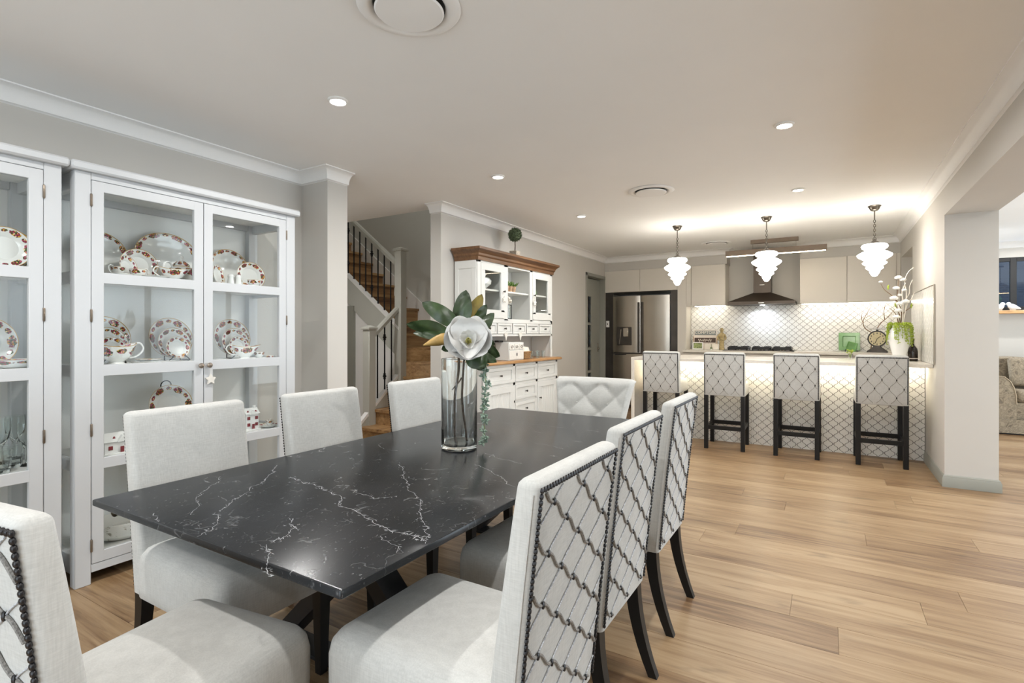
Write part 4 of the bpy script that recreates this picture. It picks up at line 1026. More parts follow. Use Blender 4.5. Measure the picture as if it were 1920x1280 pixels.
def teapot(label, x, y, z, turn=0, s=1.0, spout=True, cat='teapot', name='teapot'):
    t = thing(name, label, cat, (x, y, z), R(turn)); t.scale = (s, s, s); r, h = 0.075, 0.095
    m = MB(); m.lathe([(0.001, 0, 0), (r*0.55, 0, 0), (r*0.58, 0.008, 0.1), (r*0.5, 0.015, 0.15), (r*0.85, 0.035, 0.4), (r, 0.06, 0.62), (r*0.92, 0.082, 0.85), (r*0.62, h, 0.96), (r*0.58, h+0.006, 1.0)], 32); m.build('body', M['cup'], t)
    m = MB(); m.lathe([(r*0.6, h+0.006, 0.55), (r*0.55, h+0.018, 0.75), (r*0.3, h+0.034, 0.9), (0.008, h+0.040, 0.1), (0.006, h+0.046, 0.1), (0.013, h+0.056, 0.1), (0.009, h+0.066, 0.1), (0.001, h+0.070, 0.1)], 24); m.build('lid', M['cup'], t)
    MB().tube(smooth_pts([(0, r*0.75, 0.085), (0, r*1.15, 0.115), (0, r*1.55, 0.105), (0, r*1.62, 0.07), (0, r*1.3, 0.035), (0, r*0.85, 0.03)], 4), 0.005, 8).build('handle', M['chinawhite'], t)
    if spout: MB().tube(smooth_pts([(0, -r*0.85, 0.035), (0, -r*1.3, 0.055), (0, -r*1.5, 0.09), (0, -r*1.8, 0.108)], 4), [0.016-0.0008*i for i in range(13)], 10).build('spout', M['chinawhite'], t)
    return t
def boat(label, x, y, z, turn=0, s=1.0, name='gravy_boat', cat='gravy boat'):
    t = thing(name, label, cat, (x, y, z), R(turn)); t.scale = (s, s, s)
    prof = [(0.022, 0.0, 0), (0.030, 0.004, 0.05), (0.022, 0.014, 0.1), (0.045, 0.035, 0.45), (0.058, 0.062, 0.8), (0.066, 0.082, 1.0), (0.062, 0.082, 0.98), (0.052, 0.06, 0.0), (0.03, 0.03, 0.0), (0.001, 0.022, 0.0)]
    m = MB(); n = 32; o = 0; m.lathe(prof, n, (0, 0, 0), 0.72, 1.25)
    for i in range(len(m.v)):
        x_, y_, z_ = m.v[i]; f = max(0, z_-0.05)/0.032
        if f > 0: m.v[i] = (x_*(1-0.25*f*max(0, -y_/0.08)), y_-(0.022*f*max(0, -y_/0.08)**2), z_+0.014*f*abs(y_/0.08)**2)
    m.build('bowl', M['cup'], t); MB().tube(smooth_pts([(0, 0.062, 0.085), (0, 0.10, 0.095), (0, 0.115, 0.065), (0, 0.085, 0.035), (0, 0.05, 0.03)], 4), 0.004, 8).build('handle', M['chinawhite'], t)
    return t
def easel(label, x, y, z, w=0.05):
    t = thing('plate_stand', label, 'plate stand', (x, y, z), 0, 'iron plate stands')
    for s in (-1, 1):
        pts = [(-0.05, s*w*0.6, 0.10), (-0.035, s*w*0.8, 0.004), (0.02, s*w, 0.004), (0.055, s*w, 0.004)]
        for k in range(9):
            a = R(-90+k*32); rr = 0.018-0.0012*k; pts.append((0.055+0.012*math.cos(a)*0.6, s*(w-0.018)+s*rr*math.cos(a+PI/2)*1.0, 0.026+rr*math.sin(a)))
        MB().tube(pts, 0.0032, 6).build('scroll_arm', M['iron'], t)
    MB().tube([(-0.05, -w*0.6, 0.10), (-0.05, w*0.6, 0.10)], 0.0028, 6).build('cross_wire', M['iron'], t)
XB = -3.73
# upper shelf
z1 = SH[3]
def std(name, me, r, x, y, z, label, cat, lean=14, turn=0, group=None, sx=1.0, lift=0.0):
    o = standing(name, me, x, y, z+upz(r, lean)+lift, lean, turn); return tag(o, label, cat, group)
PG = 'standing rose china plates'
std('platter', me_platter, 0.165*1.0, -3.80, 1.819, z1-0.0, 'large oval rose platter standing on the top shelf of the cabinet by the pier', 'platter', 12, 0, PG, lift=0.02)
std('platter', me_bigplate, 0.15, -3.81, 1.44, z1, 'rose platter half hidden by the hinge side, top shelf, cabinet by the pier', 'platter', 12, 0, PG)
std('platter', me_bigplate, 0.15, -3.81, 2.246, z1, 'rose platter on the top shelf behind the right door of the cabinet by the pier', 'platter', 12, 0, PG)
std('side_plate', me_side, 0.102, -3.68, 1.60, z1, 'rose side plate behind a cup, top shelf left door of the cabinet by the pier', 'plate', 12, -8, PG)
std('tea_plate', me_small, 0.073, -3.60, 1.50, z1, 'small rose tea plate beside the upright cups, top shelf left door', 'plate', 10, 30, PG)
std('side_plate', me_side, 0.102, -3.66, 2.325, z1, 'rose side plate behind a cup, top shelf right door of the cabinet by the pier', 'plate', 12, -8, PG)
std('tea_plate', me_small, 0.073, -3.58, 2.03, z1, 'small rose tea plate near the middle stile, top shelf right door', 'plate', 10, 35, PG)
cup('rose tea cup in front of the side plate, top shelf left door', -3.53, 1.535, z1, 20)
tag(lying('saucer', me_sauc, -3.50, 1.42, z1), 'rose saucer under an upended cup, top shelf left door', 'saucer', 'rose saucers')
cup('rose tea cup on the saucer at the left of the top shelf', -3.50, 1.42, z1+0.013, 200, 0.8)
tag(lying('saucer', me_sauc, -3.46, 1.60, z1), 'small rose saucer at the front edge of the top shelf', 'saucer', 'rose saucers')
teapot('white rose teapot with pointed lid finial on the top shelf', -3.57, 1.80, z1, 180+20, 1.1)
boat('white rose milk jug beside the teapot on the top shelf', -3.46, 1.70, z1, 160, 0.9, 'milk_jug', 'jug')
cup('rose tea cup in front of a side plate, top shelf right door', -3.53, 2.275, z1, 20)
for q, yy in enumerate((2.085, 2.14)):
    t = thing('shaker', ('white dotted salt shaker', 'white dotted pepper shaker nearer the cup')[q]+' on the top shelf right door', 'shaker', (-3.50, yy, z1), 0, 'shakers')
    MB().lathe([(0.001, 0), (0.02, 0), (0.023, 0.02), (0.017, 0.06), (0.02, 0.068)], 16, cap1=False).build('body', M['cup'], t)
    MB().lathe([(0.02, 0.068), (0.016, 0.082), (0.001, 0.087)], 16).build('cap', M['chinawhite'], t)
# second shelf: three trios on iron stands
z2 = SH[2]
NM = ['by the hinge side', 'beside the middle stile', 'behind the right door']
for q, yy in enumerate((1.44, 1.808, 2.223)):
    std('dinner_plate', me_dinner, 0.135, -3.74, yy, z2, 'large rose dinner plate '+NM[q]+' on the second shelf', 'plate', 14, 0, PG, lift=0.012)
    std('side_plate', me_side, 0.102, -3.70, yy+0.005, z2, 'middle-sized rose plate '+NM[q]+' on the second shelf', 'plate', 14, 0, PG, lift=0.012)
    std('tea_plate', me_small, 0.073, -3.665, yy+0.012, z2, 'smallest rose plate '+NM[q]+' on the second shelf', 'plate', 14, 0, PG, lift=0.012)
    easel('black iron scroll plate stand '+NM[q]+' on the second shelf', -3.68, yy+0.01, z2, 0.062)
boat('rose sauce boat in front of the plates, second shelf left door', -3.47, 1.40, z2, 10, 1.3, 'sauce_boat', 'sauce boat')
tr = MB(); tr.loft([[(x, y, 0.0) for x, y in rrect(0.045, 0.10, 0.01)], [(x, y, 0.012) for x, y in rrect(0.06, 0.125, 0.012)], [(x, y, 0.0125) for x, y in rrect(0.054, 0.118, 0.012)], [(x, y, 0.003) for x, y in rrect(0.042, 0.096, 0.01)]])
tag(tr.build('sandwich_tray', M['chinawhite'], None, (-3.45, 1.60, z2)), 'plain white oblong tray at the front of the second shelf', 'tray')
tag(lying('saucer', me_sauc, -3.57, 1.61, z2), 'rose saucer behind the oblong tray on the second shelf', 'saucer', 'rose saucers')
boat('rose gravy boat with long lip behind the right door', -3.50, 2.185, z2, 170, 1.05)
cup('plain rose cup next to the gravy boat, second shelf', -3.50, 2.295, z2, 90, 0.78)
m = MB(); m.lathe([(0.001, 0, 0), (0.026, 0, 0.2), (0.03, 0.01, 0.7), (0.029, 0.022, 1.0), (0.026, 0.022, 1.0), (0.024, 0.006, 0), (0.001, 0.005, 0)], 20)
tag(m.build('butter_dish', M['cup'], None, (-3.46, 2.355, z2)), 'little rose butter dish at the right end of the second shelf', 'dish')
# third shelf
z3 = SH[1]
std('cake_plate', me_dinner, 0.135, -3.72, 1.80, z3, 'scalloped rose cake plate with iron hanger on the third shelf', 'plate', 14, 0, PG, lift=0.07)
hg = thing('plate_hanger', 'black iron ring hanger above the cake plate on the third shelf', 'hanger', (-3.755, 1.80, z3))
MB().tube([(-0.005-0.0, 0.032*math.cos(R(a)), 0.335+0.032*math.sin(R(a))) for a in range(-10, 191, 20)], 0.0035, 6).build('ring', M['iron'], hg)
MB().tube([(-0.03, 0, 0.33), (-0.02, 0, 0.1), (0.0, 0, 0.004), (0.08, 0, 0.004)], 0.0035, 6).build('easel_wire', M['iron'], hg)
MB().tube([(0.08, -0.06, 0.004), (0.085, -0.06, 0.05), (0.08, -0.05, 0.07)], 0.0035, 6).build('front_hook', M['iron'], hg)
MB().tube([(0.08, -0.06, 0.004), (0.08, 0.06, 0.004), (0.085, 0.06, 0.05), (0.08, 0.05, 0.07)], 0.0035, 6).build('front_hook', M['iron'], hg)
def house(label, x, y, z, w, dp, h, rf, turn=0, storeys=1):
    t = thing('china_house', label, 'ornament', (x, y, z), R(turn))
    MB().box(-dp/2, dp/2, -w/2, w/2, 0.012, h).build('walls', M['chinawhite'], t, smooth=False)
    MB().cbox(-dp/2-0.015, dp/2+0.015, -w/2-0.012, w/2+0.012, 0, 0.012, 0.003).build('base', M['cup'], t)
    MB().prism([(-dp/2-0.008, h), (dp/2+0.008, h), (0, h+rf)], 'xz', -w/2-0.008, w/2+0.008).build('roof', M['chinawhite'], t, smooth=False)
    MB().prism([(-0.024, h-0.004), (0.024, h-0.004), (0, h+rf*0.75)], 'yz', dp/2-0.004, dp/2+0.012).build('gable', M['chinawhite'], t, smooth=False)
    MB().cbox(dp/2+0.010, dp/2+0.0125, -0.010, 0.010, 0.012, 0.045, 0.001).build('door', M['maroon'], t)
    for s in range(storeys):
        for k in (-1, 1):
            MB().cbox(dp/2, dp/2+0.003, k*w*0.32-0.011, k*w*0.32+0.011, 0.03+0.045*s, 0.052+0.045*s, 0.001).build('window', M['maroon'], t)
    for k in (-1, 1):
        MB().prism([(k*0.02-0.0+k*0.0, h+0.006), (k*0.05, h+0.004), (k*0.028, h+rf*0.6)], 'yz', dp/4+0.004, dp/4+0.012).build('roof_rose', M['maroon'], t, smooth=False)
    MB().cbox(-0.008, 0.008, w*0.28, w*0.28+0.016, h+rf*0.5, h+rf+0.015, 0.001).build('chimney', M['chinawhite'], t)
    return t
house('white china cottage with maroon shutters on the third shelf', -3.47, 1.40, z3, 0.17, 0.085, 0.075, 0.045, 8)
house('tall white china house with maroon windows behind the right door', -3.50, 2.222, z3, 0.09, 0.07, 0.115, 0.04, 0, 2)
m = MB(); m.lathe([(0.001, 0, 0), (0.04, 0, 0), (0.012, 0.015, 0), (0.01, 0.17, 0.1), (0.012, 0.18, 0.2), (0.05, 0.19, 0.9), (0.052, 0.194, 1.0), (0.001, 0.188, 0)], 24)
tag(m.build('cake_stand', M['cup'], None, (-3.66, 2.17, z3)), 'slim white cake stand on the third shelf behind the right door', 'cake stand')
tag(lying('saucer', me_sauc, -3.47, 2.355, z3), 'rose dish lying at the right end of the third shelf', 'saucer', 'rose saucers')
cup('low rose cup lying by the dish on the third shelf', -3.47, 2.355, z3+0.014, 40, 0.6)
# bottom shelf
z4 = SH[0]
m = MB(); m.lathe([(0.001, 0.006), (0.09, 0.008), (0.15, 0.05), (0.17, 0.115), (0.165, 0.115), (0.14, 0.05), (0.08, 0.016), (0.001, 0.014)], 40, sx=0.85, sy=1.5)
tag(m.build('sprig_bowl', M['sprig'], None, (-3.58, 1.52, z4)), 'wide white bowl with dark sprigs on the bottom shelf', 'bowl')
m = MB(); m.lathe([(0.001, 0), (0.022, 0.0), (0.03, 0.012), (0.034, 0.05), (0.037, 0.07), (0.034, 0.07), (0.03, 0.05), (0.02, 0.01), (0.001, 0.008)], 24)
m.xf(Matrix.Rotation(R(80), 4, 'X') @ Matrix.Rotation(R(10), 4, 'Y'))
tag(m.build('silver_beaker', M['silver'], None, (-3.53, 1.48, z4+0.175)), 'small silver beaker lying on the sprigged bowl, bottom shelf', 'beaker')
# star charms on the middle knobs
def star(label, loc, s, rotv, par_dir='X'):
    poly = []
    for k in range(10):
        a = PI/2+k*PI/5; r_ = s if k % 2 == 0 else s*0.5; poly.append((r_*math.cos(a), r_*math.sin(a)))
    t = thing('star_charm', label, 'ornament', loc, 0, 'whitewashed star charms')
    MB().prism(poly, 'yz', 0.0, 0.011).build('star', M['whitewash'], t, smooth=False)
    MB().tube([(0.005, 0, s*0.9), (0.005, 0.003, s*1.6), (0.003, 0, s*2.3)], 0.0012, 5).build('string', M['whitewash'], t)
star('whitewashed wooden star hanging from the china cabinet knob', (CX1+0.006, 1.865, 1.045), 0.036, 0)
# left cabinet contents
for q in range(4): std('side_plate', me_side, 0.102, -3.48-0.04*q, 0.925+0.022*q, z1, ('foremost', 'second', 'third', 'rearmost')[q]+' rose plate of the row on the top shelf, left cabinet', 'plate', 8, 0, PG)
teapot('white china coffee pot with scrolled handle behind the plate row, left cabinet', -3.70, 0.93, z1, 0, 1.35, True, 'coffee pot', 'coffee_pot')
std('dinner_plate', me_dinner, 0.135, -3.70, 0.90, z2, 'rose dinner plate cut by the left edge, second shelf of the left cabinet', 'plate', 14, 0, PG)
m = MB(); m.lathe([(0.001, 0.004, 0), (0.05, 0.004, 0), (0.09, 0.025, 0.5), (0.11, 0.05, 0.98), (0.107, 0.05, 1.0), (0.08, 0.02, 0), (0.001, 0.008, 0)], 36)
tag(m.build('rose_bowl', M['cup'], None, (-3.50, 0.985, z2)), 'shallow rose bowl on the second shelf of the left cabinet', 'bowl')
def tumbler(label, x, y, r, h):
    m = MB(); prof = [(0.001, 0.0), (r*0.75, 0.0), (r*0.8, 0.006)]
    for i in range(1, 8): prof.append((r*(0.8+0.2*i/7)*(1.0 if i % 2 else 0.965), 0.006+(h-0.006)*i/7))
    prof += [(r*0.95, h), (r*0.86, h*0.5), (r*0.72, 0.018), (0.001, 0.016)]
    m.lathe(prof, 20)
    for i in range(len(m.v)):
        a = math.atan2(m.v[i][1], m.v[i][0]); f = 1+0.03*math.cos(10*a); m.v[i] = (m.v[i][0]*f, m.v[i][1]*f, m.v[i][2])
    tag(m.build('crystal_tumbler', M['crystal'], None, (x, y, z3)), label, 'glass', 'crystal glasses')
def goblet(label, x, y, r, h):
    m = MB(); m.lathe([(0.001, 0), (r*0.8, 0), (r*0.75, 0.005), (0.007, 0.012), (0.006, h*0.38), (0.012, h*0.42), (r*0.8, h*0.58), (r, h*0.8), (r*0.95, h), (r*0.92, h), (r*0.93, h*0.8), (r*0.72, h*0.6), (0.001, h*0.47)], 20)
    tag(m.build('crystal_goblet', M['crystal'], None, (x, y, z3)), label, 'glass', 'crystal glasses')
tumbler('front cut crystal tumbler in the left cabinet', -3.45, 0.905, 0.045, 0.115); tumbler('cut crystal tumbler behind the front one in the left cabinet', -3.56, 0.98, 0.045, 0.115)
goblet('tall crystal goblet at the left of the glasses', -3.60, 0.86, 0.042, 0.24); goblet('tall crystal goblet in the middle of the glasses', -3.66, 0.96, 0.042, 0.24)
goblet('tall crystal goblet nearest the cabinet post', -3.54, 1.03, 0.038, 0.22); goblet('tall crystal goblet at the back of the left cabinet', -3.74, 1.04, 0.042, 0.24)

# ------------------------------------------------------------------ hutch on the side wall (front faces +X)
hu = thing('hutch', 'white hutch with brown timber crown and honey timber worktop', 'cabinet', (XH+0.02, 4.58, 0))
UX = -3.18-(XH+0.02); BX = -3.10-(XH+0.02); HW = 1.75          # upper and base depth, width
HB = M['hutchwhite']
def fpanel(name, y0, y1, z0, z1, x, par, bead=False, fr=0.035, dp=0.012, knob=None, mat=HB):
    m = MB(); m.cbox(x-0.018, x+0.004, y0, y1, z0, z0+fr, 0.002); m.cbox(x-0.018, x+0.004, y0, y1, z1-fr, z1, 0.002)
    m.cbox(x-0.018, x+0.004, y0, y0+fr, z0+fr, z1-fr, 0.002); m.cbox(x-0.018, x+0.004, y1-fr, y1, z0+fr, z1-fr, 0.002)
    if bead:
        n = max(2, int((y1-y0-2*fr)/0.05)); w_ = (y1-y0-2*fr)/n
        for i in range(n): m.cbox(x-0.018, x-0.006, y0+fr+i*w_+0.001, y0+fr+(i+1)*w_-0.001, z0+fr, z1-fr, 0.003)
    else: m.cbox(x-0.018, x-0.006, y0+fr+0.001, y1-fr-0.001, z0+fr+0.001, z1-fr-0.001, 0.003)
    o = m.build(name, mat, par)
    if knob:
        k = MB(); k.lathe([(0.007, 0), (0.005, 0.006), (0.005, 0.012), (0.012, 0.018), (0.013, 0.023), (0.008, 0.028), (0.001, 0.029)], 12)
        k.xf(Matrix.Translation((x-0.004 if knob[2] else x+0.004, knob[0], knob[1])) @ Matrix.Rotation(PI/2, 4, 'Y')); k.build('knob', M['knob'], o)
    return o
# base
m = MB(); m.cbox(0, BX-0.02, 0.0, 0.02, 0.06, 0.985, 0.002); m.cbox(0, BX-0.02, HW-0.02, HW, 0.06, 0.985, 0.002); m.cbox(0, BX-0.02, 0.02, HW-0.02, 0.06, 0.09, 0.002); m.cbox(0, 0.012, 0.02, HW-0.02, 0.09, 0.98, 0.002)
m.cbox(BX-0.03, BX-0.004, 0, HW, 0.06, 0.10, 0.002); m.cbox(BX-0.03, BX-0.004, 0, HW, 0.955, 0.985, 0.002); m.cbox(BX-0.03, BX-0.004, 0, HW, 0.735, 0.77, 0.002)
for y in (0.0, 0.60, 1.145, HW-0.05): m.cbox(BX-0.03, BX-0.004, y, y+0.05, 0.06, 0.985, 0.002)
m.cbox(BX-0.03, BX-0.004, 0.62, 1.16, 0.53, 0.56, 0.002); m.cbox(BX-0.03, BX-0.004, 0.62, 1.16, 0.325, 0.355, 0.002)
m.cbox(0.0, BX-0.01, 0, HW, 0.0, 0.06, 0.004)
m.build('base_carcass', HB, hu)
for y0, y1 in ((0.055, 0.597), (0.653, 1.142), (1.198, HW-0.053)): fpanel('drawer', y0, y1, 0.772, 0.953, BX, hu, knob=((y0+y1)/2, 0.862, True))
for z0, z1 in ((0.562, 0.733), (0.357, 0.528), (0.102, 0.323)): fpanel('drawer', 0.653, 1.142, z0, z1, BX, hu, knob=(0.8975, (z0+z1)/2, True))
fpanel('base_door', 0.055, 0.597, 0.103, 0.733, BX, hu, True, 0.07, knob=(0.56, 0.45, False)); fpanel('base_door', 1.198, HW-0.053, 0.103, 0.733, BX, hu, True, 0.07, knob=(1.235, 0.53, False))
m = MB(); rings = []
for z, e in ((0.986, 0.012), (0.992, 0.002), (1.000, 0.0), (1.012, 0.004), (1.020, 0.014)): rings.append([(-0.015+e*0, -0.045+e, z), (BX+0.045-e, -0.045+e, z), (BX+0.045-e, HW+0.045-e, z), (-0.015, HW+0.045-e, z)])
m.loft(rings).build('worktop', M['hutchtop'], hu)
# upper
m = MB(); m.cbox(0, UX-0.02, 0.0, 0.022, 1.02, 2.13, 0.002); m.cbox(0, UX-0.02, HW-0.022, HW, 1.02, 2.13, 0.002); m.cbox(0, 0.012, 0.022, HW-0.022, 1.48, 2.13, 0.002)
m.cbox(0, UX-0.02, 0.022, HW-0.022, 2.105, 2.13, 0.002); m.cbox(0, UX-0.02, 0.022, HW-0.022, 1.478, 1.50, 0.002); m.cbox(0, UX-0.02, 0.022, HW-0.022, 1.30, 1.32, 0.002)
for y in (0.56, 1.17): m.cbox(0.012, UX-0.02, y, y+0.022, 1.50, 2.105, 0.002)
for y0, y1 in ((0.0, 0.058), (0.53, 0.615), (1.14, 1.205), (HW-0.058, HW)): m.cbox(UX-0.022, UX-0.001, y0, y1, 1.48, 2.13, 0.002)
m.cbox(UX-0.022, UX-0.001, 0, HW, 2.095, 2.13, 0.002); m.cbox(UX-0.022, UX-0.001, 0, HW, 1.452, 1.50, 0.002); m.cbox(UX-0.022, UX-0.001, 0, HW, 1.30, 1.325, 0.002)
m.cbox(UX-0.022, UX-0.001, 0, 0.04, 1.02, 1.5, 0.002); m.cbox(UX-0.022, UX-0.001, HW-0.04, HW, 1.02, 1.5, 0.002)
m.build('upper_carcass', HB, hu)
for sx_, zz in ((0.0, 0),):
    for y, s in ((0.0, -1), (HW, 1)):
        mm = MB()
        a, b = sorted((y, y+s*0.008))
        for z0, z1 in ((1.02, 1.10), (2.03, 2.13)): mm.cbox(0.0, UX-0.02, a, b, z0, z1, 0.002)
        mm.cbox(0.0, 0.05, a, b, 1.10, 2.03, 0.002); mm.cbox(UX-0.075, UX-0.02, a, b, 1.10, 2.03, 0.002); mm.build('side_panel_frame', HB, hu)
for y0, y1 in ((0.022, 0.56), (0.582, 1.17), (1.192, HW-0.022)): MB().cbox(0.012, UX-0.03, y0, y1, 1.805, 1.825, 0.002).build('shelf', HB, hu)
for y0, y1, kn in ((0.06, 0.528, 0.505), (1.207, HW-0.06, 1.228)):
    m = MB(); x = UX; f = 0.072
    m.cbox(x-0.018, x+0.006, y0, y1, 1.503, 1.503+f+0.02, 0.002); m.cbox(x-0.018, x+0.006, y0, y1, 2.093-f, 2.093, 0.002); m.cbox(x-0.018, x+0.006, y0, y0+f, 1.503+f, 2.093-f, 0.002); m.cbox(x-0.018, x+0.006, y1-f, y1, 1.503+f, 2.093-f, 0.002)
    o = m.build('glass_door', HB, hu); MB().box(x-0.010, x-0.006, y0+f-0.005, y1-f+0.005, 1.503+f, 2.093-f+0.005).build('pane', M['pane'], o, smooth=False)
    k = MB(); k.lathe([(0.007, 0), (0.005, 0.012), (0.012, 0.018), (0.013, 0.023), (0.001, 0.029)], 12); k.xf(Matrix.Translation((x+0.006, kn, 1.81)) @ Matrix.Rotation(PI/2, 4, 'Y')); k.build('knob', M['knob'], o)
for i in range(5):
    y0 = 0.05+i*(HW-0.1)/5+0.012; y1 = 0.05+(i+1)*(HW-0.1)/5-0.012
    fpanel('spice_drawer', y0, y1, 1.328, 1.449, UX, hu, fr=0.024, knob=((y0+y1)/2, 1.388, True))
crown = [(0.0, 2.115), (0.012, 2.115), (0.018, 2.15), (0.03, 2.165), (0.034, 2.185), (0.06, 2.215), (0.075, 2.222), (0.075, 2.248), (0.0, 2.248)]
cp = sweep([(UX*0.0-0.0, 0.0), (UX, 0.0), (UX, HW), (0.0, HW)], [(d, z) for d, z in crown])
cp.box(0.0, UX, 0, HW, 2.13, 2.2475); cp.build('crown', M['hutchwood'], hu, ang=25)
HX = XH+0.02
# things on and in the hutch
t = thing('topiary_ball', 'small ball topiary in a timber cube pot on top of the hutch', 'plant', (-3.27, 5.50, 2.2485))
MB().cbox(-0.05, 0.05, -0.05, 0.05, 0, 0.085, 0.004).build('pot', M['woodpot'], t); MB().tube([(0, 0, 0.08), (0.004, 0, 0.15), (0, 0, 0.22)], 0.007, 6).build('trunk', M['bark'], t)
b = MB(); b.ball((0, 0, 0.285), 0.075, 14, 10)
for i in range(420):
    d_ = Vector((rnd.gauss(0, 1), rnd.gauss(0, 1), rnd.gauss(0, 1))).normalized(); p = Vector((0, 0, 0.285))+d_*0.073
    s_ = d_.cross(Vector((rnd.gauss(0, 1), rnd.gauss(0, 1), rnd.gauss(0, 1)))).normalized(); q = p+d_*rnd.uniform(0.012, 0.024)+s_*0.008
    o_ = b.add([p+s_*0.007, p-s_*0.007, q, p+d_.cross(s_)*0.006], [(0, 1, 2), (1, 3, 2), (3, 0, 2)])
b.build('foliage', M['moss'], t, smooth=False)
def tuftplant(name, label, loc, potm, leafm, pr, ph, n, ln, group=None):
    t = thing(name, label, 'plant', loc, 0, group)
    MB().lathe([(0.001, 0), (pr*0.8, 0), (pr, ph*0.85), (pr*1.02, ph), (pr*0.9, ph), (pr*0.85, ph*0.8), (0.001, ph*0.8)], 16).build('pot', M[potm], t)
    b = MB()
    for i in range(n):
        a_ = rnd.uniform(0, 2*PI); e_ = rnd.uniform(0.2, 0.9); d_ = Vector((math.cos(a_)*e_, math.sin(a_)*e_, 1)).normalized(); l_ = ln*rnd.uniform(0.6, 1.1)
        p = Vector((math.cos(a_)*pr*0.4, math.sin(a_)*pr*0.4, ph*0.75)); b.tube([p, p+d_*l_*0.55, p+d_*l_], [0.003, 0.009, 0.001], 5)
    b.build('leaves', M[leafm], t); return t
for q, yy in enumerate((5.245, 5.325, 5.405)): tuftplant('succulent_pot', ('succulent in the pot nearest the stairs', 'succulent in the middle pot', 'succulent in the pot nearest the kitchen')[q]+' on the open hutch shelf', (-3.24, yy, 1.8255), 'pot', 'green', 0.036, 0.066, 16, 0.085, 'potted succulents on the hutch')
t = thing('flower_jar', 'dark banded glass jar of cream dried flowers in the hutch', 'jar', (-3.26, 5.30, 1.5005))
MB().lathe([(0.001, 0), (0.055, 0), (0.055, 0.17), (0.05, 0.17), (0.048, 0.012), (0.001, 0.01)], 24).build('glass', M['crystal'], t)
m = MB()
for z in (0.004, 0.166): m.lathe([(0.0565, z-0.004), (0.0585, z-0.004), (0.0585, z+0.004), (0.0565, z+0.004)], 24)
for k in range(8): a = k*PI/4; m.tube([(0.057*math.cos(a), 0.057*math.sin(a), 0.0), (0.057*math.cos(a), 0.057*math.sin(a), 0.168)], 0.003, 5)
m.build('wire_holder', M['iron'], t); m = MB()
for i in range(30):
    a_, e_ = rnd.uniform(0, 6.28), rnd.uniform(0, 0.06); p = Vector((math.cos(a_)*e_, math.sin(a_)*e_, rnd.uniform(0.20, 0.26))); m.tube([(p.x*0.4, p.y*0.4, 0.03), p], 0.0015, 4); m.ball(p, 0.014, 6, 4)
m.build('dried_flowers', M['candle'], t)
def jar(name, label, x, y, z, r, h, mat, cat='jar', group=None):
    m = MB(); m.lathe([(0.001, 0), (r*0.8, 0), (r, h*0.25), (r*0.95, h*0.6), (r*0.5, h*0.8), (r*0.55, h), (r*0.45, h), (r*0.4, h*0.8), (0.001, h*0.5)], 20)
    return tag(m.build(name, M[mat], None, (x, y, z)), label, cat, group)
t = thing('soup_tureen', 'white tureen on the upper shelf behind the left hutch door', 'tureen', (-3.33, 4.88, 1.8255))
MB().lathe([(0.001, 0), (0.05, 0), (0.045, 0.015), (0.10, 0.06), (0.105, 0.10), (0.10, 0.104), (0.001, 0.104)], 24).build('bowl', M['chinawhite'], t); MB().lathe([(0.10, 0.104), (0.08, 0.13), (0.02, 0.15), (0.018, 0.165), (0.001, 0.172)], 24).build('lid', M['chinawhite'], t)
jar('glass_jar', 'small pale jar on the lower shelf behind the left hutch door', -3.34, 4.82, 1.5005, 0.045, 0.09, 'chinawhite')
jar('green_jar', 'round green jar behind the right hutch door, nearer the knob', -3.33, 5.90, 1.8255, 0.05, 0.12, 'greenglaze', group='green jars'); jar('green_jar', 'round green jar behind the right hutch door, nearer the kitchen', -3.33, 6.06, 1.8255, 0.05, 0.11, 'greenglaze', group='green jars')
m = MB(); m.tube([(0, 0.075*math.cos(R(a)), 0.095+0.075*math.sin(R(a))) for a in range(0, 360, 15)]+[(0, 0.075, 0.095)], 0.014, 6); tag(m.build('leaf_wreath', M['moss'], None, (-3.42, 6.0, 1.83)), 'little green wreath standing behind the right hutch door', 'wreath')
jar('glass_bottle', 'small clear bottle on the lower shelf behind the right hutch door', -3.33, 6.08, 1.5005, 0.032, 0.12, 'crystal', 'bottle')
star('whitewashed star hanging from the left hutch door knob', (UX+HX+0.012, 4.58+0.505, 1.72), 0.04, 0); star('whitewashed star hanging from the right hutch door knob', (UX+HX+0.012, 4.58+1.228, 1.715), 0.045, 0)
for q, i in enumerate((1, 2)):
    yy = 4.58+0.05+(i+0.5)*(HW-0.1)/5
    h_ = thing('heart_charm', ('white wooden heart under the second spice drawer', 'white wooden heart under the middle spice drawer')[q], 'ornament', (UX+HX+0.009, yy, 1.30), 0, 'wooden heart charms')
    poly = [(-0.03, 0.02), (-0.03, 0.035), (-0.016, 0.042), (0, 0.03), (0.016, 0.042), (0.03, 0.035), (0.03, 0.02), (0.0, -0.05)]
    MB().prism(poly, 'yz', 0, 0.010).build('heart', M['whitewash'], h_, smooth=False); MB().tube([(0.005, 0, 0.03), (0.005, 0, 0.085)], 0.0012, 5).build('string', M['whitewash'], h_)
t = thing('drawer_box', 'white keepsake box with little drawers on the hutch worktop', 'box', (-3.22, 5.30, 1.0205))
MB().cbox(-0.09, 0.09, -0.17, 0.17, 0, 0.21, 0.004).build('box_body', M['hutchwhite'], t)
for k in range(3):
    yk = -0.11+0.11*k; o = MB().cbox(0.088, 0.096, yk-0.048, yk+0.048, 0.125, 0.19, 0.002).build('box_drawer', M['whitewash'], t)
    MB().tube([(0.098, yk+0.022*math.cos(R(a)), 0.158+0.012*math.sin(R(a))) for a in range(0, 361, 30)], 0.0028, 5).build('label_holder', M['hinge'], o)
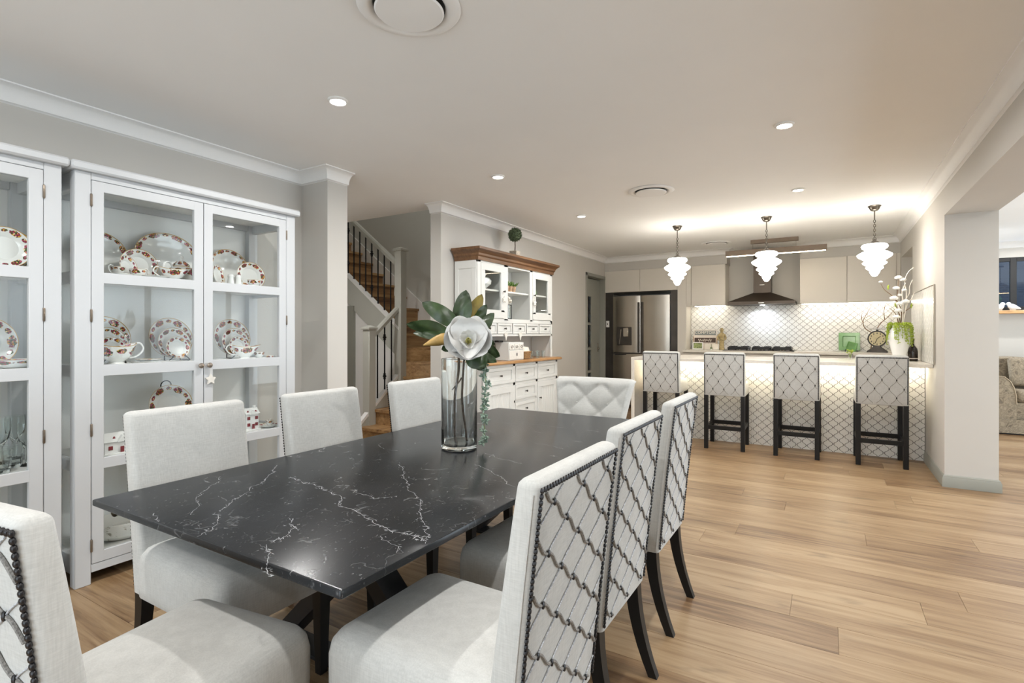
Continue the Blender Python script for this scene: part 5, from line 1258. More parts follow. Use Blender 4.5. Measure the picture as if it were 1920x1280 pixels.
o = MB().cbox(0.088, 0.096, -0.16, 0.16, 0.012, 0.112, 0.002).build('box_drawer', M['whitewash'], t); MB().cbox(0.096, 0.102, -0.006, 0.006, 0.05, 0.085, 0.001).build('key_plate', M['iron'], o)
tag(MB().cbox(-0.03, 0.03, -0.05, 0.05, 0, 0.02, 0.003).build('dark_tin', M['iron'], None, (-3.26, 5.12, 1.231)), 'flat dark tin lying on the white keepsake box', 'tin')
t = thing('wicker_basket', 'little wicker basket with a white cloth on the hutch worktop', 'basket', (-3.21, 5.60, 1.0205))
m = MB()
for k in range(7): m.loft([[(x, y, 0.004+k*0.013+dz) for x, y in rrect(0.06+0.002*k+e, 0.085+0.002*k+e, 0.02)] for dz, e in ((0, -0.004), (0.003, 0), (0.009, 0), (0.012, -0.004))], True, True)
m.build('weave', M['basket'], t)
m = MB(); m.loft([[(x, y, 0.09) for x, y in rrect(0.055, 0.078, 0.02)], [(x*1.0+0.01, y, 0.125+0.02*math.sin(y*60)) for x, y in rrect(0.045, 0.055, 0.02)], [(x, y, 0.15) for x, y in rrect(0.012, 0.02, 0.008)]]); m.build('cloth', M['candle'], t)
for q in range(4): 
    m = MB(); m.lathe([(0.001, 0), (0.02, 0), (0.024, 0.09), (0.022, 0.09), (0.018, 0.006), (0.001, 0.005)], 14)
    tag(m.build('water_glass', M['crystal'], None, (-3.22+0.05*(q % 2), 5.83+0.075*q, 1.0205)), 'clear water glass '+('next to the wicker basket', 'second from the wicker basket', 'third from the wicker basket', 'nearest the kitchen end')[q]+' on the hutch', 'glass', 'water glasses on the hutch')

# ------------------------------------------------------------------ lantern tiles
TW, TH, GAP = 0.1035, 0.0925, 0.0023
def lantern(n=14):
    pts = []
    for sgn in (1, -1):
        for i in range(n+1):
            z = -TH/2+TH*i/n if sgn == 1 else TH/2-TH*i/n
            c_ = math.cos(2*PI*z/TH); hw_ = TW/4+(TW/4-0.0065)*math.copysign(abs(c_)**0.72, c_)
            pts.append((sgn*max(0.0015, hw_-GAP), z*(1-1.4*GAP/TH)))
    out = []
    for p in pts:
        if not out or (abs(p[0]-out[-1][0])+abs(p[1]-out[-1][1])) > 1e-5: out.append(p)
    if abs(out[0][0]-out[-1][0])+abs(out[0][1]-out[-1][1]) < 1e-5: out.pop()
    return out
LAN = lantern()
def clip_poly(poly, ax, lim, keep_less):
    res = []
    for i in range(len(poly)):
        a, b = poly[i], poly[(i+1) % len(poly)]
        ia = (a[ax] <= lim) == keep_less or a[ax] == lim; ib = (b[ax] <= lim) == keep_less or b[ax] == lim
        if ia: res.append(a)
        if ia != ib:
            t = (lim-a[ax])/(b[ax]-a[ax]); res.append((a[0]+(b[0]-a[0])*t, a[1]+(b[1]-a[1])*t))
    return res
def tile_mb(poly, th=0.006, b=0.0012):
    m = MB(); cx_ = sum(p[0] for p in poly)/len(poly); cz_ = sum(p[1] for p in poly)/len(poly)
    m.loft([[(p[0], 0, p[1]) for p in poly], [(p[0], -th+b, p[1]) for p in poly], [(cx_+(p[0]-cx_)*(1-b/0.05), -th, cz_+(p[1]-cz_)*(1-b/0.08)) for p in poly]], False, True); return m
full_me = tile_mb(LAN).mesh('tile', ang=30); full_me.materials.append(M['tile'])
def tile_field(w, h, parent, org, rz=0.0, joined=False, limit=300):
    # field of lantern tiles on a plane facing local -Y, lower left corner at org (parent space);
    # the `limit` tiles nearest the pillar end (they show largest) are parts of their own, the rest one part
    rot = Matrix.Rotation(rz, 4, 'Z'); J = MB(); cells = []
    nx, nz = int(w/(TW/2))+2, int(h/(TH/2))+2
    for i in range(-1, nx+1):
        for j in range(-1, nz+1):
            if (i+j) % 2: continue
            cx_, cz_ = i*TW/2, j*TH/2
            poly = [(cx_+p[0], cz_+p[1]) for p in LAN]; cut = False
            for ax, lim, less in ((0, 0.0015, False), (0, w-0.0015, True), (1, 0.0015, False), (1, h-0.0015, True)):
                if any((p[ax] > lim) if less else (p[ax] < lim) for p in poly):
                    cut = True; poly = clip_poly(poly, ax, lim, less)
                    if len(poly) < 3: break
            if len(poly) < 3: continue
            xs = [p[0] for p in poly]; zs_ = [p[1] for p in poly]
            if max(xs)-min(xs) < 0.008 or max(zs_)-min(zs_) < 0.008: continue
            cells.append((cut, -cx_, cx_, cz_, poly))
    cells.sort(key=lambda c: (c[0], c[1]))
    for q, (cut, _k, cx_, cz_, poly) in enumerate(cells):
        if joined or q >= limit:
            o_ = len(J.v); tm = tile_mb(poly); J.v += tm.v; J.f += [tuple(k+o_ for k in f_) for f_ in tm.f]; continue
        if cut:
            me = tile_mb([(p[0]-cx_, p[1]-cz_) for p in poly]).mesh('tile', ang=30); me.materials.append(M['tile'])
        else: me = full_me
        v = rot @ Vector((cx_, 0, cz_)); put('tile', me, parent, (org[0]+v.x, org[1]+v.y, org[2]+v.z), (0, 0, rz))
    if J.v:
        J.xf(Matrix.Translation(org) @ rot); o = J.build('tile_field', M['tile'], parent, ang=30); o['kind'] = 'stuff'; return o

# ------------------------------------------------------------------ island
IZ = 1.035
isl = thing('kitchen_island', 'kitchen island faced with white lantern tiles and dark grout', 'island', (-2.12, 6.42, 0))
IW = XR-0.004+2.12
MB().box(0.045, IW, 0.496, 0.50, 0.0, IZ-0.04).build('tile_backing', M['grout'], isl, smooth=False)
MB().box(0.045, IW, 0.50, 0.97, 0.0, IZ-0.04).build('carcass', M['cream'], isl, smooth=False)
tile_field(IW-0.046, IZ-0.041, isl, (0.0455, 0.496, 0.0))
MB().cbox(0.0, 0.042, 0.0, 1.03, 0.0, IZ-0.037, 0.002).build('waterfall_end', M['stone'], isl)
MB().box(0.06, IW-0.02, 0.405, 0.42, IZ-0.044, IZ-0.037).build('led_strip', M['led'], isl, smooth=False)
tag(MB().cbox(-2.122, XR-0.002, 6.42, 7.45, IZ-0.036, IZ, 0.003).build('island_worktop', M['stone']), 'pale stone worktop of the island', 'worktop')
# tiled panel on the right hand wall
sp = thing('side_splashback', 'lantern tiled splashback on the wall at the pillar end of the island', 'splashback', (XR, 6.32, IZ+0.002))
MB().box(-0.006, -0.001, 0.0, 1.575, 0.0, 0.755).build('tile_backing', M['splashgrout'], sp, smooth=False)
o = tile_field(1.575, 0.755, sp, (-0.006, 1.575, 0.0), -PI/2, True); o['kind'] = 'stuff'
MB().cbox(-0.016, -0.001, -0.008, 0.0, 0.0, 0.763, 0.001).build('edge_trim', M['silver'], sp); MB().cbox(-0.016, -0.001, 0.0, 1.575, 0.755, 0.763, 0.001).build('edge_trim', M['silver'], sp)

# ------------------------------------------------------------------ back run of the kitchen
BZ = 1.06
bs = thing('back_splashback', 'white lantern tiled splashback behind the cooktop', 'splashback', (-2.045, 9.45, BZ))
MB().box(0, 2.905, -0.006, -0.001, 0, 0.735).build('tile_backing', M['splashgrout'], bs, smooth=False)
tile_field(2.905, 0.735, bs, (0, -0.006, 0))
bc_ = thing('base_cabinets', 'cream base cabinet run under the cooktop', 'cabinet', (-2.042, 8.84, 0))
MB().box(0, 2.9, 0.02, 0.6, 0.1, BZ-0.04).build('carcass', M['cream'], bc_, smooth=False); MB().box(0, 2.9, 0.06, 0.6, 0, 0.1).build('plinth', M['black'], bc_, smooth=False)
for k in range(5): MB().cbox(0.58*k+0.002, 0.58*(k+1)-0.002, 0.0, 0.02, 0.104, BZ-0.042, 0.002).build('cabinet_door', M['cream'], bc_)
tag(MB().cbox(-2.043, XR-0.003, 8.80, 9.442, BZ-0.038, BZ, 0.003).build('back_worktop', M['stone']), 'pale stone worktop carrying the cooktop', 'worktop')
def doors(t, xs, z0, z1, y, mat='cream'):
    for a, b in zip(xs[:-1], xs[1:]): MB().cbox(a+0.003, b-0.003, y, y+0.019, z0, z1, 0.002).build('cabinet_door', M[mat], t)
t = thing('fridge_cabinet', 'cream overhead cabinet above the fridge', 'cabinet', (-3.495, 9.08, 2.07))
MB().box(0, 1.30, 0.02, 0.78, 0, 0.388).build('carcass', M['cream'], t, smooth=False); doors(t, (0.0, 0.655, 1.30), 0.002, 0.386, 0.0)
t = thing('tall_panel', 'tall cream end panel between fridge and splashback', 'panel', (-2.19, 9.08, 0))
MB().cbox(0, 0.145, 0.0, 0.36, 0, 2.458, 0.002).build('panel', M['cream'], t); MB().cbox(0.147, 0.222, 0.0, 0.36, 1.79, 2.458, 0.002).build('filler', M['cream'], t)
t = thing('wall_cabinet', 'cream wall cabinet between fridge panel and rangehood', 'cabinet', (-1.965, 9.08, 1.79))
MB().box(0.0, 0.535, 0.02, 0.36, 0, 0.668).build('carcass', M['cream'], t, smooth=False); doors(t, (0.0, 0.535), 0.001, 0.667, 0.0)
MB().box(0.02, 0.50, 0.20, 0.215, -0.006, 0.0).build('led_strip', M['ledup'], t, smooth=False)
t = thing('wall_cabinet', 'cream double wall cabinet right of the rangehood', 'cabinet', (-0.37, 9.08, 1.785))
MB().box(0, 1.235, 0.02, 0.36, 0, 0.673).build('carcass', M['cream'], t, smooth=False); doors(t, (0.0, 0.603, 1.19), 0.001, 0.672, 0.0); MB().cbox(1.192, 1.235, 0.004, 0.022, 0, 0.673, 0.002).build('filler', M['cream'], t)
MB().box(0.02, 1.20, 0.20, 0.215, -0.006, 0.0).build('led_strip', M['ledup'], t, smooth=False)

# fridge
fr = thing('refrigerator', 'stainless french-door fridge with water dispenser', 'fridge', (-3.34, 9.06, 0)); FW = 1.02
MB().cbox(0.005, FW-0.005, 0.07, 0.78, 0.03, 2.0, 0.004).build('fridge_body', M['steeldark'], fr)
def fdoor(x0, x1, z0, z1, name):
    m = MB(); n = 10; ring = []
    for i in range(n+1):
        f = i/n; x = x0+(x1-x0)*f; ring.append((x, 0.028-0.02*math.sin(PI*f)**0.6))
    poly = ring+[(x1, 0.066), (x0, 0.066)]; m.prism(poly, 'xy', z0, z1); return m.build(name, M['steel'], fr, ang=25)
dl = fdoor(0.004, 0.505, 0.99, 1.995, 'fridge_door'); dr_ = fdoor(0.515, FW-0.004, 0.99, 1.995, 'fridge_door'); dw = fdoor(0.004, FW-0.004, 0.06, 0.965, 'freezer_drawer')
for x, pr in ((0.478, dl), (0.542, dr_)): MB().cbox(x-0.018, x+0.018, 0.0, 0.03, 0.995, 1.88, 0.006).build('door_handle', M['steeldark'], pr)
MB().cbox(0.04, FW-0.04, 0.012, 0.03, 0.945, 0.962, 0.003).build('drawer_grip', M['black'], dw)
m = MB(); m.cbox(0.085, 0.355, 0.002, 0.03, 1.12, 1.445, 0.006); dp = m.build('dispenser_panel', M['steeldark'], dl)
MB().cbox(0.20, 0.30, -0.012, 0.01, 1.27, 1.43, 0.008).build('dispenser_spout', M['silver'], dp); MB().bar((0.135, -0.004, 1.14), (0.165, -0.004, 1.40), 0.012, 0.012).build('dispenser_trim', M['silver'], dp)
m = MB(); m.box(-3.497, -3.345, 9.1, 9.12, 0, 2.07); m.box(-2.318, -2.192, 9.14, 9.16, 0, 2.07)  # dark strips stand in for the shade in the gaps beside the fridge
struct(m.build('trim_5', M['steeldark'], smooth=False), 'dark strips for the shaded gaps either side of the fridge')
t = thing('light_switch', 'white switch plate beside the fridge', 'switch', (-3.44, 9.098, 1.50)); MB().cbox(-0.03, 0.03, -0.01, 0.0, -0.058, 0.058, 0.003).build('plate', M['plastic'], t); MB().cbox(-0.008, 0.008, -0.014, -0.008, -0.015, 0.015, 0.002).build('rocker', M['silver'], t)

# rangehood
t = thing('rangehood', 'dark pyramid canopy rangehood with square flue', 'rangehood', (-0.90, 9.445, 1.785)); 
def rect(x0, x1, y0, y1, z): return [(x0, y0, z), (x1, y0, z), (x1, y1, z), (x0, y1, z)]
MB().loft([rect(-0.475, 0.475, -0.49, 0, 0.0), rect(-0.475, 0.475, -0.49, 0, 0.045), rect(-0.13, 0.13, -0.27, 0, 0.19), rect(-0.13, 0.13, -0.27, 0, 0.20)]).build('canopy', M['hood'], t, ang=10)
MB().loft([rect(-0.125, 0.125, -0.262, 0, 0.20), rect(-0.125, 0.125, -0.262, 0, 0.83)]).build('flue', M['hood'], t, ang=10)
MB().lathe([(0.001, -0.004), (0.035, -0.004), (0.035, 0.0), (0.001, 0.0)], 20, (0.0, -0.20, 0)).build('hood_lamp', M['hoodled'], t)
MB().cbox(-0.03, 0.05, -0.492, -0.490, 0.012, 0.028, 0.0005).build('control_strip', M['silver'], t); MB().cbox(-0.035, 0.035, -0.2645, -0.262, 0.31, 0.322, 0.0005).build('name_plate', M['silver'], t)
l_ = area_disc('hood_light', (-0.90, 9.245, 1.775), 2.2, 0.06, R(150), (0.78, 0.88, 1.0))

# cooktop
t = thing('gas_cooktop', 'black gas cooktop with cast iron trivets', 'cooktop', (-0.935, 9.12, BZ+0.0005))
MB().cbox(-0.50, 0.50, -0.25, 0.25, 0, 0.010, 0.003).build('hob_plate', M['steeldark'], t)
for cx_, w_ in ((-0.29, 0.28), (0.04, 0.24), (0.33, 0.24)):
    g_ = MB(); h_ = w_/2
    for s in (-1, 1): g_.cbox(cx_+s*h_-0.008, cx_+s*h_+0.008, -0.2, 0.2, 0.02, 0.055, 0.003); g_.cbox(cx_-h_, cx_+h_, s*0.2-0.008, s*0.2+0.008, 0.02, 0.055, 0.003)
    for s in (-1, 1):
        for q in (-1, 1): g_.cbox(cx_+s*h_*0.95-0.01, cx_+s*h_*0.95+0.01, q*0.19-0.01, q*0.19+0.01, 0.0, 0.05, 0.002)
    for q in (-0.1, 0.1): g_.cbox(cx_-h_, cx_-0.04, q-0.006, q+0.006, 0.04, 0.068, 0.002); g_.cbox(cx_+0.04, cx_+h_, q-0.006, q+0.006, 0.04, 0.068, 0.002)
    g_.build('trivet', M['blackmetal'], t)
    for q in (-0.1, 0.1): MB().lathe([(0.001, 0.01), (0.05, 0.01), (0.045, 0.026), (0.03, 0.03), (0.03, 0.036), (0.001, 0.038)], 18, (cx_, q, 0)).build('burner', M['silver'], t)
for k in range(4): MB().lathe([(0.018, 0.01), (0.016, 0.034), (0.001, 0.035)], 14, (0.195, -0.2+0.07*k, 0)).build('knob', M['blackmetal'], t)

# bench ornaments
t = thing('wall_sign', 'standing sign with grey lettered band over a brown script band', 'sign', (-1.80, 9.36, BZ+0.0005), 0, None, (R(-6), 0, 0))
MB().cbox(-0.185, 0.185, -0.008, 0.008, 0.0, 0.33, 0.002).build('board', M['signpink'], t); MB().cbox(-0.172, 0.172, -0.012, -0.006, 0.245, 0.318, 0.001).build('grey_band', M['signgrey'], t); MB().cbox(-0.172, 0.172, -0.012, -0.006, 0.115, 0.195, 0.001).build('brown_band', M['signbrown'], t)
tm = text_mesh('COMPTOIR', 0.066, 'lettering'); tm.materials.append(M['candle']); put('lettering', tm, t, (0, -0.0125, 0.282), (R(90), 0, 0))
sq = [(-0.11+0.0055*i, -0.0135, 0.152+0.017*math.sin(i*1.15)*(1+0.5*math.sin(i*0.41))) for i in range(41)]
MB().tube(smooth_pts(sq, 3), 0.0032, 5).build('script_line', M['candle'], t)
for s in (-1, 1): MB().cbox(s*0.19-0.006, s*0.19+0.006, -0.01, 0.01, 0.0, 0.22, 0.002).build('side_peg', M['pot'], t)
t = thing('photo_frame', 'little white framed garden picture on the kitchen worktop', 'picture frame', (-1.885, 9.20, BZ+0.0005), 0, None, (R(-10), 0, R(4)))
MB().cbox(-0.085, 0.085, -0.006, 0.006, 0.0, 0.125, 0.002).build('frame', M['plastic'], t); MB().cbox(-0.068, 0.068, -0.008, -0.005, 0.017, 0.108, 0.0005).build('picture', M['photo'], t)
for q, x in enumerate((-1.71, -1.60)):
    t = thing('candle_box', ('cream candle cube next to the photo frame', 'cream candle cube next to the stone figure')[q], 'candle', (x, 9.18, BZ+0.0005), 0, 'cream candle cubes'); MB().cbox(-0.05, 0.05, -0.05, 0.05, 0, 0.098, 0.004).build('wax', M['candle'], t); MB().tube([(0, 0, 0.09), (0.001, 0, 0.112)], 0.0015, 5).build('wick', M['black'], t)
tuftplant('tiny_plant', 'tiny green sprig between the candle cubes', (-1.655, 9.11, BZ+0.0005), 'plastic', 'green', 0.014, 0.02, 7, 0.03)
t = thing('stone_figure', 'sandstone figurine in a wide hat with folded arms', 'figurine', (-1.515, 9.27, BZ+0.0005))
MB().lathe([(0.001, 0), (0.042, 0), (0.045, 0.01), (0.038, 0.03), (0.037, 0.14), (0.042, 0.19), (0.052, 0.225), (0.050, 0.255), (0.03, 0.278), (0.018, 0.285), (0.024, 0.30), (0.027, 0.318), (0.02, 0.335), (0.001, 0.345)], 20, sy=0.75).build('body', M['statue'], t)
MB().lathe([(0.001, 0.362), (0.02, 0.358), (0.024, 0.336), (0.044, 0.331), (0.042, 0.325), (0.001, 0.325)], 20).build('hat', M['statue'], t)
for s in (-1, 1): MB().tube(smooth_pts([(s*0.045, 0, 0.25), (s*0.064, -0.012, 0.20), (s*0.05, -0.03, 0.165), (0.0, -0.042, 0.175)], 4), [0.016-0.0005*i for i in range(13)], 8).build('arm', M['statue'], t)
t = thing('square_plate', 'square green glazed plate leaning on the splashback', 'plate', (0.27, 9.36, BZ+0.0005), 0, None, (R(-10), 0, 0))
m = MB(); m.loft([[(x, 0.008, 0.15+z) for x, z in rrect(0.10, 0.10, 0.008)], [(x, -0.004, 0.15+z) for x, z in rrect(0.135, 0.135, 0.008)], [(x, -0.008, 0.15+z) for x, z in rrect(0.132, 0.132, 0.008)], [(x, -0.008, 0.15+z) for x, z in rrect(0.085, 0.085, 0.006)], [(x, 0.002, 0.15+z) for x, z in rrect(0.076, 0.076, 0.006)]]); m.build('glazed_plate', M['greenglaze'], t, ang=20)
m = MB()
for s in (-1, 1): m.tube([(s*0.05, 0.02, 0.1), (s*0.05, 0.012, 0.0), (s*0.05, -0.03, 0.0), (s*0.05, -0.03, 0.03)], 0.004, 6)
m.build('stand', M['iron'], t)
t = thing('green_dish', 'small tilted green glazed dish in front of the square plate', 'dish', (0.27, 9.24, BZ+0.0005), 0, None, (R(-14), R(18), 0))
MB().loft([[(x, 0.0, 0.085+z) for x, z in rrect(0.05, 0.05, 0.005)], [(x, -0.01, 0.085+z) for x, z in rrect(0.065, 0.065, 0.005)], [(x, -0.012, 0.085+z) for x, z in rrect(0.06, 0.06, 0.005)], [(x, -0.004, 0.085+z) for x, z in rrect(0.042, 0.042, 0.004)]]).build('glazed_dish', M['greenglaze'], t, ang=20)
MB().cbox(-0.04, 0.04, 0.0, 0.03, 0.0, 0.03, 0.004).build('foot', M['greenglaze'], t)
t = thing('glass_posy', 'tiny glass of white blossoms on the island', 'flower', (0.22, 7.25, IZ+0.0005))
MB().lathe([(0.001, 0), (0.02, 0), (0.026, 0.06), (0.024, 0.06), (0.018, 0.006), (0.001, 0.005)], 16).build('glass', M['crystal'], t)
m = MB()
for i in range(12):
    a_ = i*2.4; p = Vector((0.035*math.cos(a_)*rnd.uniform(.3, 1), 0.035*math.sin(a_)*rnd.uniform(.3, 1), rnd.uniform(0.07, 0.11))); m.tube([(0, 0, 0.01), p], 0.0012, 4); m.ball(p, 0.011, 6, 4, (1, 1, 0.6))
m.build('blossoms', M['lime'], t)
t = thing('scale_clock', 'old scale-shaped clock with cream dial on a dark foot', 'clock', (0.60, 9.12, BZ+0.0005), R(-8)); 
MB().loft([[(x, y, 0) for x, y in rrect(0.125, 0.06, 0.01)], [(x, y, 0.02) for x, y in rrect(0.12, 0.055, 0.01)], [(x, y, 0.075) for x, y in rrect(0.05, 0.04, 0.01)], [(x, y, 0.10) for x, y in rrect(0.045, 0.035, 0.01)]]).build('foot', M['knob'], t)
def disc(r, y0, y1, z, name, mat, par, n=40):
    m = MB(); m.lathe([(0.001, 0), (r, 0), (r, y1-y0), (0.001, y1-y0)], n); m.xf(Matrix.Translation((0, y1, z)) @ Matrix.Rotation(PI/2, 4, 'X')); return m.build(name, M[mat], par)
disc(0.115, -0.03, 0.03, 0.195, 'case', 'knob', t); fd = disc(0.098, -0.034, -0.029, 0.195, 'dial', 'dial', t)
for k in range(12):
    a = k*PI/6; MB().cbox(0.078*math.sin(a)-0.005, 0.078*math.sin(a)+0.005, -0.036, -0.033, 0.195+0.078*math.cos(a)-0.010, 0.195+0.078*math.cos(a)+0.010, 0.0005).build('hour_mark', M['knob'], fd)
for a, ln in ((50, 0.055), (200, 0.07)): MB().bar((0, -0.037, 0.195), (ln*math.sin(R(a)), -0.037, 0.195+ln*math.cos(R(a))), 0.003, 0.007).build('clock_hand', M['black'], fd)
MB().cbox(-0.10, 0.10, -0.06, 0.06, 0.325, 0.342, 0.006).build('scale_tray', M['silver'], t); MB().cbox(-0.012, 0.012, -0.012, 0.012, 0.30, 0.33, 0.002).build('tray_stem', M['knob'], t)
t = thing('twig_branch', 'bare forked brown branch behind the scale clock', 'branch', (0.53, 9.30, BZ+0.0005))
for pts, r in ((((0.0, 0, 0), (0.02, 0, 0.15), (0.06, 0, 0.28), (0.11, 0, 0.40), (0.20, 0, 0.50), (0.29, 0, 0.62)), 0.009), (((0.05, 0, 0.26), (-0.06, 0.01, 0.34), (-0.09, 0.01, 0.44), (-0.05, 0, 0.55), (0.01, 0, 0.67)), 0.007), (((0.17, 0, 0.47), (0.16, -0.01, 0.58), (0.18, 0, 0.70)), 0.006), (((-0.09, 0.01, 0.42), (-0.11, 0.01, 0.50), (-0.10, 0.01, 0.58)), 0.005), (((-0.06, 0, 0.5), (0.03, 0, 0.56), (0.10, 0, 0.62)), 0.003)):
    ps = smooth_pts(pts, 5); MB().tube(ps, [r*(1-0.7*i/(len(ps)-1)) for i in range(len(ps))], 6).build('twig', M['twig'], t)
tag(MB().cbox(-0.06, 0.06, -0.03, 0.03, 0, 0.04, 0.004).build('paper_box', M['signpink'], None, (0.50, 7.28, IZ+0.0005)), 'small peach box in front of the scale clock', 'box')
# big white vase with magnolia branches
t = thing('white_urn', 'tall white urn with trailing lime plant and white blossom branches', 'vase', (0.655, 6.98, IZ+0.0005))
MB().lathe([(0.001, 0), (0.06, 0), (0.065, 0.01), (0.055, 0.03), (0.075, 0.12), (0.098, 0.22), (0.10, 0.27), (0.085, 0.33), (0.06, 0.365), (0.065, 0.385), (0.058, 0.385), (0.05, 0.36), (0.001, 0.30)], 32).build('urn', M['chinawhite'], t)
m = MB()
for i in range(46):
    a_ = rnd.uniform(0, 2*PI); r0 = 0.05; dn = rnd.uniform(0.06, 0.22); pts = [(r0*math.cos(a_), r0*math.sin(a_), 0.38), ((0.085)*math.cos(a_), 0.085*math.sin(a_), 0.405), (0.113*math.cos(a_+.1), 0.113*math.sin(a_+.1), 0.36), (0.118*math.cos(a_+.15), 0.118*math.sin(a_+.15), 0.385-dn)]
    ps = smooth_pts(pts, 4); m.tube(ps, 0.0025, 4)
    for p in ps:
        for q in range(2): d_ = Vector((rnd.gauss(0, 1), rnd.gauss(0, 1), rnd.gauss(0, .6))).normalized(); m.tube([p, p+d_*0.010, p+d_*0.018], [0.002, 0.0055, 0.001], 4)
m.build('trailing_plant', M['lime'], t)
BR = [(((0.0, 0, 0.33), (0.02, 0, 0.48), (0.0, 0, 0.60), (-0.06, 0, 0.70), (-0.13, 0, 0.77), (-0.165, 0, 0.84)), 'twig'), (((0.01, 0, 0.33), (0.0, 0.02, 0.5), (-0.03, 0.02, 0.62), (-0.015, 0, 0.75), (-0.01, 0, 0.88)), 'twig'),
      (((0.02, 0, 0.33), (0.03, 0, 0.5), (0.09, 0, 0.57), (0.12, 0, 0.60)), 'twig'), (((0.0, 0, 0.36), (-0.03, 0, 0.50), (-0.09, 0, 0.575)), 'twig'),
      (((0.02, 0, 0.33), (0.05, 0, 0.55), (0.06, 0, 0.72), (0.045, 0, 0.85), (0.075, 0, 0.95), (0.125, 0, 1.0)), 'whitetwig'), (((0.01, 0, 0.33), (0.03, 0.02, 0.6), (0.085, 0.02, 0.72), (0.09, 0.02, 0.80), (0.115, 0.02, 0.87)), 'whitetwig'),
      (((0.02, 0, 0.33), (0.03, -0.02, 0.6), (0.02, -0.02, 0.74), (0.055, 0, 0.84)), 'whitetwig'), (((0.02, 0, 0.40), (0.07, 0, 0.62), (0.10, 0, 0.66), (0.13, 0, 0.74)), 'whitetwig')]
for pts, mt in BR:
    ps = smooth_pts(pts, 5); MB().tube(ps, [0.006*(1-0.6*i/(len(ps)-1)) for i in range(len(ps))], 6).build('branch', M[mt], t)
for (bx_, by_, bz_, s_) in ((-0.01, -0.01, 0.88, 0.042), (0.03, -0.01, 0.86, 0.035), (-0.03, -0.01, 0.77, 0.038), (0.04, 0, 0.75, 0.03), (-0.05, -0.02, 0.66, 0.046), (0.0, -0.02, 0.60, 0.045), (0.05, -0.01, 0.62, 0.045), (-0.01, -0.02, 0.53, 0.04), (-0.165, 0, 0.85, 0.022), (-0.03, -0.03, 0.46, 0.04), (0.0, 0.02, 0.70, 0.03)):
    m = MB()
    for q in range(9):
        a_ = q*2*PI/6; e_ = 0.9 if q < 6 else 0.35; d_ = Vector((math.cos(a_)*e_, math.sin(a_)*e_, 0.75)).normalized(); c_ = Vector((bx_, by_, bz_))
        m.ball(c_+d_*s_*0.55, s_*0.45, 8, 6, (1, 1, 0.9))
    m.build('blossom', M['petal'], t)
for (bx_, bz_) in ((-0.10, 0.79), (0.10, 0.585), (-0.035, 0.60)): MB().tube([(bx_, -0.02, bz_-0.02), (bx_, -0.02, bz_+0.01), (bx_+0.004, -0.02, bz_+0.035)], [0.004, 0.011, 0.002], 8).build('leaf_bud', M['lime'], t)
t = thing('dark_bottle', 'dark brown round bottle beside the white urn', 'bottle', (0.785, 7.12, IZ+0.0005))
MB().lathe([(0.001, 0), (0.042, 0), (0.046, 0.01), (0.046, 0.10), (0.040, 0.135), (0.018, 0.165), (0.013, 0.18), (0.013, 0.22)], 24).build('bottle_glass', M['bottle'], t); MB().lathe([(0.015, 0.215), (0.016, 0.24), (0.001, 0.242)], 16).build('stopper', M['bottle'], t)
MB().lathe([(0.0462, 0.022), (0.0468, 0.022), (0.0468, 0.032), (0.0462, 0.032)], 24).build('label_band', M['candle'], t)

# ------------------------------------------------------------------ ceiling fittings
def ring_lbl(i):
    return ['downlight above the near end of the table by the china cabinets', 'downlight above the open floor nearest the camera', 'downlight in front of the stair opening',
            'downlight in front of the hutch', 'downlight just before the island pendants'][i]
dl0 = None
for i, (x, y) in enumerate(DOWNLIGHTS):
    t = thing('downlight', ring_lbl(i) if i < 5 else 'recessed white downlight outside the picture', 'light', (x, y, 2.70), 0, 'recessed ceiling downlights')
    if dl0 is None:
        m = MB(); m.lathe([(0.044, -0.012), (0.047, -0.014), (0.058, -0.006), (0.058, 0.0), (0.044, 0.0)], 32); a_ = m.build('trim_ring', M['plastic'], t)
        m = MB(); m.lathe([(0.001, -0.0085), (0.044, -0.0085)], 32); b_ = m.build('lens', M['down'], t); dl0 = (a_.data, b_.data)
    else: put('trim_ring', dl0[0], t); put('lens', dl0[1], t)
for i, (x, y) in enumerate(((-1.50, 1.66), (-1.455, 5.0), (-1.45, 8.39))):
    t = thing('ceiling_vent', ('round white ceiling air vent cut by the top of the picture', 'round white ceiling air vent in the middle of the room', 'round white ceiling air vent over the kitchen aisle')[i], 'vent', (x, y, 2.70), 0, 'round ceiling air vents')
    MB().lathe([(0.205, 0.0), (0.215, -0.004), (0.205, -0.012), (0.175, -0.016), (0.158, -0.010), (0.150, 0.0), (0.150, 0.0)], 56).build('outer_ring', M['ceiling'], t)
    MB().lathe([(0.150, -0.001), (0.001, -0.001)], 48).build('duct', M['black'], t)
    MB().lathe([(0.001, -0.030), (0.138, -0.026), (0.144, -0.020), (0.138, -0.014), (0.001, -0.006)], 56).build('diffuser_disc', M['ceiling'], t)
SHD = [(0.052, 0.0), (0.104, -0.008), (0.118, -0.018), (0.122, -0.034), (0.112, -0.052), (0.088, -0.066), (0.092, -0.078), (0.128, -0.096), (0.158, -0.116), (0.161, -0.126), (0.146, -0.146), (0.108, -0.170), (0.092, -0.182), (0.094, -0.19), (0.112, -0.204), (0.110, -0.214), (0.084, -0.232), (0.072, -0.24), (0.074, -0.248), (0.082, -0.256), (0.078, -0.266), (0.054, -0.284), (0.046, -0.292), (0.048, -0.302), (0.036, -0.325), (0.022, -0.346), (0.001, -0.354)]
pl = ['stepped opal glass pendant nearest the fridge', 'stepped opal glass pendant in front of the rangehood', 'stepped opal glass pendant nearest the pillar']
